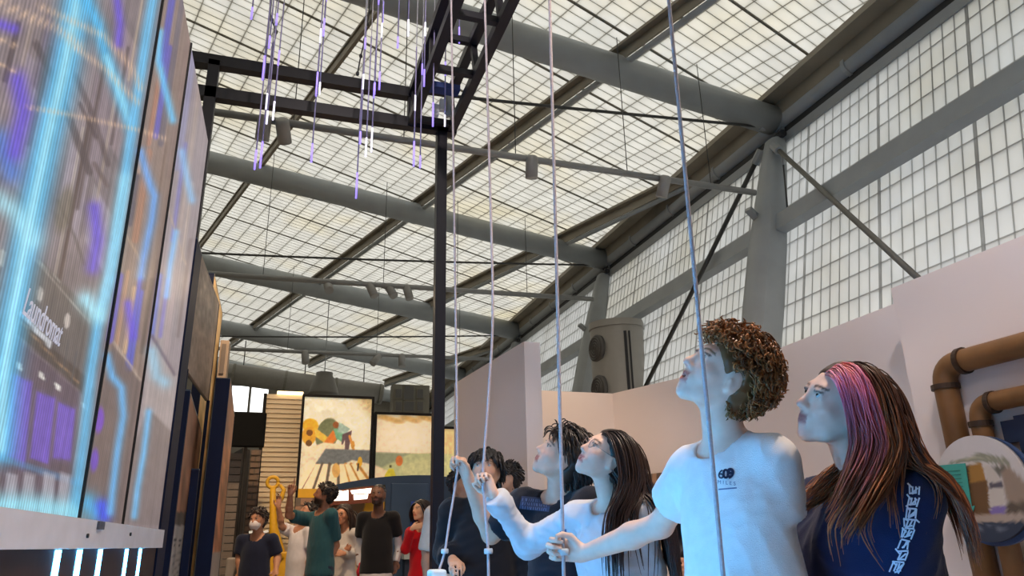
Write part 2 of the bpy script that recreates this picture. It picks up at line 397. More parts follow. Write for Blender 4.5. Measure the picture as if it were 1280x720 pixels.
# mid rail of the wall with brackets
rl = thing('wall_rail', 'grey horizontal box rail across the leaning translucent wall', 'rail', (wallx(5.2), 13, 5.2)); rl['kind'] = 'structure'
obj('rail_box', MB().bar((wallx(5.17)-.12, -1, 5.17), (wallx(5.17)-.12, YB-.2, 5.17), .16, .25, (LEAN, 0, 1)), M_STEEL, rl)
for i in (1, 2, 3): obj('bracket', MB().bar((wallx(5.17)-.05, NODES_Y[i]+.1, 5.2), (wallx(5.17)-.45, NODES_Y[i], 5.45), .1, .06), M_STEEL, rl)
# wall bracing rods
def brace(a, b, r, lab, m=None):
    t = thing('bracing_rod', lab, 'rod', a); t['kind'] = 'structure'; obj('rod', MB().tube([a, b], r, 8), m or M_ROD, t, True)
    d = (Vector(b)-Vector(a)).normalized(); obj('fork_end', MB().tube([Vector(a), Vector(a)+d*.22], r*1.9, 8), M_STEEL, t)
def wp(x, y, off=.3):
    r = ray(x, y); n = Vector((1, 0, -LEAN)); d0 = (XE+.05-off)-LEAN*ZE; return CP+r*((d0-CP.dot(n))/r.dot(n))
brace(wp(967, 182, .25), wp(1150, 350, .25), .034, 'grey slanting bracing rod from the first column head towards the near partition', mat('brace_grey', hexc(104, 102, 94), .5))
brace(wp(952, 188, .25), wp(806, 485, .3), .036, 'black slanting bracing rod from the first column head towards the air unit')
brace(wp(978, 192, .15), wp(985, 268, .15), .012, 'thin hanger rod beside the first column head')

# ---- leaning translucent wall
WN = Vector((1, 0, -LEAN)).normalized(); WU = Vector((LEAN, 0, 1)).normalized(); WY = Vector((0, 1, 0))
def wallpt(y, s, w=0.): return Vector((XE+.05, y, ZE))+WU*s+WN*w      # s measured down the slope from the eave
wr = MB().bar(wallpt(-2, -7.0), wallpt(YB, -7.0), .2, .3)
wall_right = struct('wall_right', wr, M_STEEL, label='outward leaning wall of translucent fibreglass panes')
CW, CH = 1.272/8, .304; Y0 = 4.715
pts = []
for j in range(-42, 176):
    for k in range(0, 23):
        y = Y0+(j+.5)*CW
        if -2 < y < YB: pts.append(wallpt(y, -.30-(k+.5)*CH))
glaze(wall_right, pts, CW-.013, CH-.013, WY, WU, WN, M_WPANE, .03, 300, 'pane')
for j in range(-42, 177):
    y = Y0+j*CW
    if -2 < y < YB:
        hv = j % 8 == 0
        obj('wall_joint' if hv else 'wall_bar', MB().ubar(wallpt(y, -.3, -.003), wallpt(y, -.3-23*CH, -.003), .042 if hv else .015, .004, WN), M_WBAR, wall_right)
for k in range(0, 24):
    s = -.3-k*CH; obj('wall_bar', MB().ubar(wallpt(-2, s, -.002), wallpt(YB, s, -.002), .015, .004, WN), M_WBAR, wall_right)

# ---- solid shell
M_CONC = mat('polished_concrete', hexc(190, 182, 174), .5, 0, .12, 1.5)
M_PLASTER = mat('grey_plaster', hexc(176, 170, 162), .85, 0, .04, 2)
M_GALLERY = mat('gallery_white_paint', hexc(230, 216, 212), .85, 0, .025, 1.2)
struct('floor', MB().span(XL-.3, 9, -3, YB+.6, -.2, 0), M_CONC, label='grey polished concrete floor of the hall')
struct('wall_left', MB().span(XL-.3, XL-.1, -2, YB, 0, beamz(XL)+.3), M_PLASTER, label='plain plaster wall beyond the tall screens')
struct('wall_front', MB().prism([(XL-.3, -2.2, 0), (8, -2.2, 0), (8, -2.2, ZE+.3), (XE, -2.2, ZE+.5), (XL-.3, -2.2, beamz(XL)+.5)], (0, .18, 0)), M_PLASTER, label='plain wall at the entrance end of the hall')
# ================================================================== white gallery partitions
def pwall(name, a, b, z, th, side, lab):
    """upright wall from plan point a to b, thickness th towards side"""
    a, b, s = Vector((*a, 0)), Vector((*b, 0)), Vector((*side, 0))
    return struct(name, MB().prism([a, b, b+s*th, a+s*th], (0, 0, z)), M_GALLERY, label=lab)
pwall('partition_wall', (4.66, 4.36), (4.72, -1.9), 3.0, .15, (1, 0), 'tall white partition wall carrying the brown pipes')
pwall('partition_wall', (5.04, 7.0), (5.0, 4.2), 3.0, .15, (1, 0), 'white partition wall set back behind the pink haired woman')
pwall('partition_wall', (4.39, 8.94), (5.04, 6.99), 3.0, .15, (.96, .26), 'slanting cream partition wall behind the curly haired man')
pwall('partition_wall', (2.6, 8.93), (4.41, 8.93), 3.0, .15, (0, 1), 'cream partition wall facing the room below the air unit')
pwall('partition_wall', (2.34, 6.62), (2.17, 8.75), 3.0, .17, (1, .08), 'white pillar like partition wall with a narrow end face')
# end wall with window
M_ENDW = mat('end_wall_paint', hexc(118, 112, 100), .8, 0, .1, 1)
wA = atY(289, 480, YB); wB = atY(334, 524, YB)
eb = MB(); eb.span(XL-.3, wA.x, YB, YB+.2, 0, ZE+2.2); eb.span(wB.x, 8, YB, YB+.2, 0, ZE+.6); eb.span(wA.x, wB.x, YB, YB+.2, 0, wB.z); eb.span(wA.x, wB.x, YB, YB+.2, wA.z, ZE+1.8)
struct('wall_back', eb, M_ENDW, label='olive grey end wall of the hall with a high window')
wf = MB(); zc0, zc1 = wB.z, wA.z
for x in (wA.x, (wA.x+wB.x)/2, wB.x): wf.span(x-.05, x+.05, YB-.02, YB+.1, zc0, zc1)
for z in (zc0, zc1): wf.span(wA.x, wB.x, YB-.02, YB+.1, z-.05, z+.05)
win = struct('window_1', wf, M_STEEL_D, label='high two pane window in the end wall')
gm = bpy.data.materials.new('window_glass'); gm.use_nodes = True; gb = gm.node_tree.nodes['Principled BSDF']; gb.inputs['Transmission Weight'].default_value = 1; gb.inputs['Roughness'].default_value = .05; gb.inputs['IOR'].default_value = 1.05
_tc = gm.node_tree.nodes.new('ShaderNodeTexCoord'); _nz = gm.node_tree.nodes.new('ShaderNodeTexNoise'); _nz.inputs['Scale'].default_value = 5; _mr = gm.node_tree.nodes.new('ShaderNodeMapRange'); _mr.inputs['To Min'].default_value = .03; _mr.inputs['To Max'].default_value = .08
gm.node_tree.links.new(_tc.outputs['Object'], _nz.inputs['Vector']); gm.node_tree.links.new(_nz.outputs[0], _mr.inputs[0]); gm.node_tree.links.new(_mr.outputs[0], gb.inputs['Roughness'])
xm = (wA.x+wB.x)/2
for x0, x1 in ((wA.x, xm), (xm, wB.x)): obj('pane', MB().span(x0+.05, x1-.05, YB+.04, YB+.06, zc0+.05, zc1-.05), gm, win)
# duct and hood under the end wall
du = thing('air_duct', 'grey round air duct crossing below the end of the roof', 'duct', (0, 29, 6))
a, b = atY(285, 467, 28.5), atY(478, 493, 28.5); a = a+(a-b)*.3
obj('duct_pipe', MB().tube([a, b], .38, 20), mat('duct_grey', hexc(130, 126, 118), .45, .2), du, True)
for k in (.3, .6, .9): p = a.lerp(b, k); obj('hanger', MB().tube([p, (p.x, p.y, beamz(p.x)+ROFF)], .02, 6), M_ROD, du)
for k in (.25, .5, .75, .98): obj('duct_band', MB().tube([a.lerp(b, k), a.lerp(b, k+.012)], .40, 20), M_STEEL_D, du)
hd = thing('duct_hood', 'grey tapered extract hood above the bright mural', 'hood', atY(404, 495, 20))
c0 = atY(404, 494, 20); obj('hood_body', MB().lathe((c0.x, 20, c0.z), [(.40, 0), (.39, .06), (.27, .46), (.22, .5), (.22, .6)], 20), mat('hood_grey', hexc(104, 100, 92), .5), hd, True); obj('hanger', MB().tube([(c0.x, 20, c0.z+.55), (c0.x, 20, beamz(c0.x)+ROFF)], .012, 8), M_STEEL, hd)
# grey facade like unit high behind the second mural
fu = thing('facade_display', 'grey miniature house front with small windows standing behind the murals', 'model', atY(512, 520, 16))
p0 = atY(490, 516, 16); p1 = atY(537, 482, 16)
obj('front', MB().span(p0.x, p1.x, 16, 16.3, 0, p1.z), mat('facade_grey', hexc(112, 110, 100), .8), fu)
for i, (x, y, w, h) in enumerate([(498, 492, 6, 9), (511, 491, 10, 14), (525, 492, 6, 9), (498, 508, 6, 9), (511, 508, 10, 10), (525, 508, 6, 9)]):
    q = atY(x, y, 15.98); sx = w*.0105; sz = h*.0105
    f = obj('window_frame', MB().span(q.x-sx-.02, q.x+sx+.02, 15.97, 16.0, q.z-sz-.02, q.z+sz+.02), M_STEEL_D, fu)
    obj('window_pane', MB().span(q.x-sx, q.x+sx, 15.955, 15.97, q.z-sz, q.z+sz), mat('dull_pane', hexc(78, 78, 76), .3), f)
# wall mounted air unit
ac = thing('air_unit', 'large grey air handling unit with two round fan grilles', 'air unit', (5.75, 11.7, 3.0))
M_AC = mat('air_unit_enamel', hexc(150, 146, 138), .45, .1, .03)
cx, cy, acw, zb, zt = 6.12, 12.05, .96, 3.0, 4.92
ang = radians(-34); AX = Vector((cos(ang), sin(ang), 0)); AN = Vector((sin(ang), -cos(ang), 0))   # width axis, outward normal
def acp(u, w, z): return Vector((cx, cy, z))+AX*u+AN*w
arc = [(u, .22+.36*math.sqrt(max(0, 1-(2*u/acw)**2*.98))) for u in -acw/2*np.cos(np.linspace(0, pi, 17))]
body = [acp(u, w, zb) for u, w in arc]+[acp(acw/2, 0, zb), acp(-acw/2, 0, zb)]
o = obj('casing', MB().prism(body, (0, 0, zt-zb-.12)), M_AC, ac); autosmooth(o, 30)
body2 = [acp(u*1.03, w*1.03+.01, zt-.12) for u, w in arc]+[acp(acw/2*1.03, -.01, zt-.12), acp(-acw/2*1.03, -.01, zt-.12)]
autosmooth(obj('top_cap', MB().prism(body2, (0, 0, .12)), M_AC, ac), 30)
for z in (4.42, 3.68):
    c = acp(-.36, .455, z); d = (AN*.62-AX*.80).normalized()
    g = obj('fan_grille', MB().lathe(c, [(.25, -.06), (.25, .0), (.23, .02), (.21, .02)], 28, d), mat('fan_dark', hexc(74, 70, 66), .5), ac, True)
    for r in (.20, .15, .10, .05): obj('grille_ring', MB().tube([c+d*.03+(d.cross(Vector((0, 0, 1))).normalized()*cos(t)+Vector((0, 0, 1))*sin(t))*r for t in np.linspace(0, 2*pi, 25)], .007, 5), mat('grille_wire', hexc(110, 106, 100), .4, .4), g, True)
obj('vent_slot', MB().box(acp(.20, .545, 4.0), (.05, .04, 1.35), (AX, AN, Vector((0, 0, 1)))), M_DARK, ac)
obj('vent_slot', MB().box(acp(.27, .52, 4.0), (.03, .04, 1.35), (AX, AN, Vector((0, 0, 1)))), M_DARK, ac)

# ================================================================== far exhibits
YM = 12.0
UXx, UZ = Vector((1, 0, 0)), Vector((0, 0, 1))
M_BLK = mat('black_frame', hexc(22, 18, 17), .6, spec=.2)
def mural1(X, Y):
    p = Paint(X, Y, (240, 220, 180))
    p.ell(418, 520, 60, 40, (250, 236, 205), soft=.8); p.poly([(440, 490), (470, 490), (470, 525), (455, 510)], (205, 172, 110), 14, .8)
    p.speck(.12, .2, .06, 3)
    p.ell(409, 543, 14, 21, (118, 120, 82), .3, .12); p.ell(388, 532, 10, 9, (236, 176, 40)); p.ell(386, 545, 9, 11, (225, 160, 40)); p.ell(387, 541, 4, 4, (120, 70, 20)); p.ell(386, 554, 4, 4, (110, 70, 24))
    p.poly([(394, 535), (412, 548), (408, 556), (394, 545)], (240, 190, 70), 1.5)
    p.poly([(405, 553), (416, 538), (424, 545), (416, 555), (408, 556)], (226, 124, 44), 1.5); p.ell(420, 531, 4, 4, (150, 84, 40)); p.poly([(417, 536), (432, 536), (428, 553), (420, 548)], (120, 172, 130), 1.5)
    p.poly([(424, 527), (438, 536), (432, 543), (422, 540)], (170, 190, 170), 1.5); p.poly([(428, 543), (440, 538), (436, 562), (431, 563), (431, 550), (426, 562)], (104, 78, 78), 1); p.line([(437, 545), (442, 562)], 3, (220, 140, 60)); p.ell(441, 556, 2.5, 5, (216, 150, 60))
    p.poly([(372, 565), (405, 553), (430, 556), (430, 563), (380, 568)], (244, 222, 180), 2)
    p.poly([(407, 561), (472, 563), (472, 582), (440, 575), (430, 580), (392, 583)], (112, 112, 108), 2); p.speck(.5, .5, .08, 9)
    for i, (xb, xt) in enumerate([(362, 392), (378, 398), (396, 407), (414, 418), (434, 427), (452, 434), (470, 442)]):
        p.poly([(xt-3, 580), (xt+4, 580), (xb+7, 625), (xb-7, 625)], (250, 226, 178) if i < 4 else (248, 222, 170), 1.5)
        p.line([(xt+5, 580), (xb+9, 625)], 3.5, (104, 88, 70) if i < 4 else (190, 128, 50), 1.5)
    p.ell(420, 588, 5, 9, (222, 168, 90)); p.ell(450, 577, 3, 6, (216, 160, 40)); p.line([(448, 580), (447, 588)], 2, (60, 50, 40)); p.speck(.35, .35, .1, 4)
    return p.c
def mural2(X, Y):
    p = Paint(X, Y, (236, 210, 170)); p.ell(510, 545, 34, 22, (246, 226, 192), soft=.9)
    for k in range(10): p.ell(478+k*7, 521+(k*37 % 7), 7, 3, (206, 158, 84), soft=.8, alpha=.7)
    p.poly([(466, 567), (575, 566), (575, 600), (466, 600)], (184, 180, 128), 1.5); p.poly([(466, 565), (512, 567), (478, 584), (466, 584)], (140, 142, 110), 3); p.poly([(466, 580), (486, 590), (480, 600), (466, 600)], (236, 206, 164), 3)
    p.poly([(498, 580), (540, 572), (540, 598), (505, 598)], (206, 196, 140), 6, .7); p.ell(499, 576, 4.5, 6.5, (204, 110, 50)); p.poly([(482, 592), (486, 586), (492, 586), (495, 596), (480, 597)], (204, 184, 50), 1); p.ell(488, 583, 1.6, 2, (90, 80, 40)); p.speck(.3, .3, .08, 2)
    return p.c
def mural3(X, Y):
    p = Paint(X, Y, (240, 206, 140)); p.poly([(545, 567), (580, 567), (580, 600), (545, 600)], (208, 200, 140), 2); p.speck(.3, .2, .12, 5); return p.c
def mural(name, x0, y0, x1, fn, ztop, zb, lab, nx, ny, Y=YM):
    a = atY(x0, y0, Y); b = atY(x1, y0, Y); z1 = ztop if ztop else a.z
    t = thing(name, lab, 'mural', (a.x, Y, zb))
    slab('picture', (a.x, Y, zb), UXx, UZ, b.x-a.x, z1-zb, .03, nx, ny, fn, M_BACKLIT, t)
    w = .035
    for nm, mb in (('frame_side', MB().span(a.x-w, a.x, Y-.05, Y+.08, zb, z1+w)), ('frame_side', MB().span(b.x, b.x+w, Y-.05, Y+.08, zb, z1+w)), ('frame_top', MB().span(a.x, b.x, Y-.05, Y+.08, z1, z1+w)), ('back_box', MB().span(a.x, b.x, Y+.035, Y+.09, zb, z1))):
        obj(nm, mb, M_BLK, t)
    obj('foot', MB().span(a.x+.05, b.x-.05, Y-.02, Y+.07, 0, zb), M_BLK, t)
mural('backlit_mural', 381, 496, 465, mural1, None, 1.6, 'tall backlit mural of people picking over a striped field', 110, 150)
mural('backlit_mural', 471, 518, 542, mural2, None, 1.75, 'wide backlit mural of cream sky over a green field', 100, 100)
mural('backlit_mural', 547, 536, 574, mural3, None, 1.75, 'narrow backlit mural strip beside the white pillar wall', 40, 80)

# clapboard tower
ct = thing('clapboard_tower', 'tall cream clapboard tower next to the tall mural', 'tower', (.3, 12.2, 0))
cA = atY(334, 492, 12.2); cB = atY(379, 494, 12.2)
M_CLAP = mat('cream_clapboard', hexc(232, 208, 172), .7, 0, .08, 6, stretch=(1, 1, 6))
obj('core', MB().span(cA.x+.01, cB.x-.01, 12.25, 12.6, 0, cA.z), M_CLAP, ct)
nb = 46; ph = (cA.z-.0)/nb
pm = MB().add([(0, 0, 0), (1, 0, 0), (1, .012, 1), (0, .012, 1), (0, -.03, 0), (1, -.03, 0), (1, 0, 1.02), (0, 0, 1.02)], [(0, 1, 5, 4), (4, 5, 6, 7), (7, 6, 2, 3), (3, 2, 1, 0), (0, 4, 7, 3), (1, 2, 6, 5)]).mesh('clapboard', M_CLAP)
for k in range(nb):
    o = bpy.data.objects.new('clapboard', pm); COL.objects.link(o); o.parent = ct
    o.matrix_basis = Matrix.Translation((cA.x-.3, 12.24-12.2, k*ph)) @ Matrix.Diagonal((cB.x-cA.x, 1, ph, 1))
obj('corner_trim', MB().span(cA.x-.05, cA.x, 12.18, 12.6, 0, cA.z), M_BLK, ct)
obj('top_light', MB().span(cA.x+.15, cB.x, 12.2, 12.5, cA.z, cA.z+.05), mat('warm_lamp', (1, .8, .5, 1), .5, emit=(1, .78, .45, 1), estr=2.5), ct)
# black display on a pole
tv = thing('display_screen', 'black rounded display screen on a thin pole below the window', 'screen', (0, 10.8, 0))
tA, tB = atY(291, 514, 10.8), atY(330, 559, 10.8)
obj('screen_body', MB().span(tA.x, tB.x, 10.8, 10.88, tB.z, tA.z), mat('screen_black', hexc(10, 10, 10), .7, spec=.1), tv, bevel=.02)
obj('pole', MB().tube([((tA.x+tB.x)/2-.01, 10.84, 0), ((tA.x+tB.x)/2-.01, 10.84, tB.z)], .022, 10), M_BLK, tv, True)
# stone tower slab
st = thing('model_tower', 'slim grey brick tower model with a dark side behind the masked man', 'model', (0, 11.3, 0))
a, b, c = atY(289, 566, 11.3), atY(303, 560, 11.3), atY(313, 561, 11.5)
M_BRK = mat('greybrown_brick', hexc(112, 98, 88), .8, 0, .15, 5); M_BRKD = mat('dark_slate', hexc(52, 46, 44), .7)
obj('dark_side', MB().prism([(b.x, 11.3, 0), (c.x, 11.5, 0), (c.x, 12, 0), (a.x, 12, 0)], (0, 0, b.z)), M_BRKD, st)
nrow = 24; rh = a.z/nrow; rows = MB().span(0, 1, 0, .12, .06, .94).mesh('course', M_BRK)
for k in range(nrow):
    o = bpy.data.objects.new('course', rows); COL.objects.link(o); o.parent = st
    o.matrix_basis = Matrix.Translation((a.x, .0-.02+.0, k*rh)) @ Matrix.Diagonal((b.x-a.x, 1, rh, 1))
bw = thing('brick_screen', 'brown brick panel standing between the tower model and cream clapboards', 'panel', (0, 12.0, 0))
a, b = atY(314, 562, 12.0), atY(331, 562, 12.0); nrow = 28; rh = a.z/nrow
M_BRK2 = mat('brown_brick', hexc(142, 116, 98), .8, 0, .18, 7)
obj('mortar', MB().span(a.x, b.x-.05, 12.0, 12.1, 0, a.z), mat('mortar_grey', hexc(120, 106, 94), .9), bw)
bk = MB().span(0, 1, -.02, .02, 0, 1).mesh('brick', M_BRK2)
for k in range(nrow):
    xs = np.linspace(a.x, b.x-.05, 3); sh = (k % 2)*.06
    for q in range(2):
        o = bpy.data.objects.new('brick', bk); COL.objects.link(o); o.parent = bw
        x0, x1 = xs[q]+.01, xs[q+1]-.01
        if q == 0: x1 += sh
        else: x0 += sh
        o.matrix_basis = Matrix.Translation((x0, -.01, k*rh+.01)) @ Matrix.Diagonal((x1-x0, 1, rh-.025, 1))
lb = obj('low_bench', MB().span(atY(283, 700, 10.3).x, atY(318, 700, 10.3).x, 10.3, 10.6, 0, atY(300, 697, 10.3).z), mat('grey_bench', hexc(150, 138, 128), .6), bevel=.02); tag(lb, 'pale grey plinth edge beside the masked man', 'plinth')
# yellow machine
ye = thing('yellow_machine', 'yellow lifting arm machine with a ring on top behind the visitors', 'machine', (.2, 11.4, 0))
M_YEL = mat('machine_yellow', hexc(222, 166, 30), .5, 0, .1)
def q(x, y, Y=11.4): return atY(x, y, Y)
rc = q(341, 603); obj('ring', MB().tube([rc+Vector((cos(t), 0, sin(t)))*.075 for t in np.linspace(0, 2*pi, 25)], .026, 8), M_YEL, ye, True)
obj('mast', MB().tube([q(341, 610), q(341, 635), q(342, 660), q(346, 690), q(348, 700)], [.04, .045, .06, .11, .13], 12), M_YEL, ye, True)
obj('base_block', MB().span(q(336, 690).x, q(364, 690).x, 11.3, 11.6, 0, q(336, 690).z), M_YEL, ye, bevel=.02)
obj('side_arm', MB().tube([q(342, 640), q(352, 622), q(355, 612), q(350, 606)], [.03, .035, .03, .02], 8), M_YEL, ye, True)
yb = thing('yellow_beam', 'flat yellow beam below the tall mural', 'beam', q(372, 616, 11.05)); a, b = q(373, 611, 11.05), q(410, 622, 11.05)
obj('beam_box', MB().span(a.x, b.x, 11.05, 11.12, b.z, a.z), M_YEL, yb); obj('beam_leg', MB().span(b.x-.14, b.x-.04, 11.06, 11.11, 0, b.z), M_BLK, yb)
bp = thing('brick_back_panel', 'pinkish brick patterned panel under the yellow beam', 'panel', q(372, 616, 11.8)); a, b = q(370, 622, 11.7), q(432, 622, 11.7)
M_BRK3 = mat('pink_brick', hexc(176, 136, 112), .8, 0, .12, 7); nrow = 16; rh = a.z/nrow
obj('mortar', MB().span(a.x, b.x, 11.72, 11.8, 0, a.z), mat('mortar_grey', hexc(120, 106, 94), .9), bp)
bk3 = MB().span(0, 1, -.02, .02, 0, 1).mesh('brick', M_BRK3); bl = Vector(bp.location)
for k in range(nrow):
    for i in range(4):
        w = (b.x-a.x)/4; x0 = a.x+i*w+(k % 2)*w*.4; x1 = min(x0+w-.015, b.x)
        o = bpy.data.objects.new('brick', bk3); COL.objects.link(o); o.parent = bp
        o.matrix_basis = Matrix.Translation((x0-bl.x, 11.72-bl.y, k*rh+.01-bl.z)) @ Matrix.Diagonal((x1-x0, 1, rh-.02, 1))
# navy booth with arched top and lit sign
M_NAVY = mat('navy_booth_paint', hexc(34, 56, 84), .55, 0, .06); M_NAVYD = mat('navy_dark', hexc(20, 34, 58), .5)
bo = thing('navy_booth', 'navy blue booth with an arched top below the murals', 'booth', (2, 11.2, 0)); YB2 = 11.2
top = [(398, 613), (415, 607), (432, 603), (450, 600), (470, 597), (492, 595), (515, 594), (540, 594), (560, 596), (585, 600)]
tp = [atY(x, y, YB2) for x, y in top]
low = [atY(x, y, YB2) for x, y in [(487, 632), (398, 618)]]
xa = atY(482, 632, YB2).x
obj('fascia', MB().prism(tp+[Vector((tp[-1].x, YB2, atY(482, 640, YB2).z)), Vector((xa, YB2, atY(482, 640, YB2).z)), atY(482, 604, YB2)-Vector((0, 0, .02)), atY(440, 609, YB2), atY(400, 619, YB2)], (0, .5, 0)), M_NAVY, bo)
obj('booth_wall', MB().span(xa, tp[-1].x, YB2-.0, YB2+.45, 0, atY(482, 639, YB2).z), M_NAVY, bo)
dp = atY(489, 604, YB2); dq = atY(534, 700, YB2)
obj('door_panel', MB().span(dp.x, dq.x, YB2-.03, YB2, .05, dp.z), mat('navy_door', hexc(38, 62, 90), .5), bo, bevel=.02)
a, b = atY(513, 627, YB2), atY(521, 660, YB2); obj('blue_notice', MB().span(a.x, b.x, YB2-.06, YB2-.03, b.z, a.z), mat('bright_blue_plate', hexc(28, 62, 150), .5), bo)
a, b = atY(503, 690, YB2), atY(540, 696, YB2); obj('counter', MB().span(a.x-.02, b.x+.1, YB2-.25, YB2-.03, b.z-.02, b.z+.06), mat('pale_counter', hexc(150, 160, 165), .5), bo); obj('counter_front', MB().span(a.x, b.x+.08, YB2-.2, YB2-.03, 0, b.z-.02), M_NAVYD, bo)
a, b = atY(428, 628, YB2+.4), atY(484, 628, YB2+.4); obj('cream_back', MB().span(a.x, b.x, YB2+.42, YB2+.5, 0, a.z), mat('cream_back', hexc(186, 160, 132), .8), bo)
a, b = atY(458, 627, YB2+.1), atY(480, 640, YB2+.1); obj('yellow_corner', MB().prism([a, Vector((b.x, a.y, a.z)), Vector((b.x, a.y, b.z)), Vector((a.x-.05, a.y, b.z-.03))], (0, .1, 0)), M_YEL, bo)
sg = thing('lit_sign', 'brown sign with glowing white lettering hung under the booth arch', 'sign', atY(440, 625, YB2))
M_SGN = mat('sign_brown', hexc(110, 52, 28), .6); M_LIT = mat('sign_white_light', (1, .93, .8, 1), .5, emit=(1, .9, .74, 1), estr=2.2)
obj('sign_board', MB().prism([atY(x, y, YB2-.12) for x, y in [(412, 614), (468, 607), (468, 628), (412, 632)]], (0, .06, 0)), M_SGN, sg)
for shp in ([(420, 621), (424, 613), (429, 614), (435.5, 612.5), (435.5, 625.5), (417.5, 626)], [(438, 613), (464.5, 610), (463, 616.5), (440, 617.5)], [(442, 618.5), (460.5, 617.5), (459, 623.5), (442.5, 625)]):
    obj('letter_block', MB().prism([atY(x, y, YB2-.135) for x, y in shp], (0, .01, 0)), M_LIT, sg)
# wall panel of photographs behind the woman in grey sweatshirt
YP = 8.85
pb = thing('photo_board', 'dark board of small photographs on the cream partition wall', 'board', atY(790, 640, YP))
ux = Vector((.65, -1.95, 0)).normalized(); pn = Vector((-ux.y, ux.x, 0))
def onp(x, y, off=.02):
    r_ = ray(x, y); o_ = Vector((4.39, 8.94, 0))-Vector((.95, .316, 0))*off; nn = Vector((.9487, .3162, 0)); return CP+r_*((o_-CP).dot(nn)/r_.dot(nn))
def board(X, Y):
    p = Paint(X, Y, (70, 62, 58))
    for (x0, y0, x1, y1, c) in [(792, 597, 800, 604, (150, 142, 136)), (792, 606, 800, 616, (120, 108, 100)), (802, 592, 814, 602, (170, 160, 150)), (800, 604, 804, 632, (150, 140, 124)), (806, 604, 811, 628, (78, 76, 74)), (811, 604, 815, 630, (140, 120, 100)), (815, 590, 821, 604, (176, 140, 116)), (793, 618, 799, 630, (84, 72, 84)), (822, 588, 850, 600, (110, 92, 80)), (824, 604, 860, 640, (96, 84, 76)), (790, 636, 850, 660, (130, 110, 95))]:
        p.poly([(x0, y0), (x1, y0), (x1, y1), (x0, y1)], c, 1)
    return p.c
bb = onp(789, 595); be = onp(862, 578); slab('board_face', (bb.x, bb.y, 1.0), ux, UZ, (be-bb).xy.length, bb.z-1.0, .015, 60, 40, board, M_PRINT, pb)
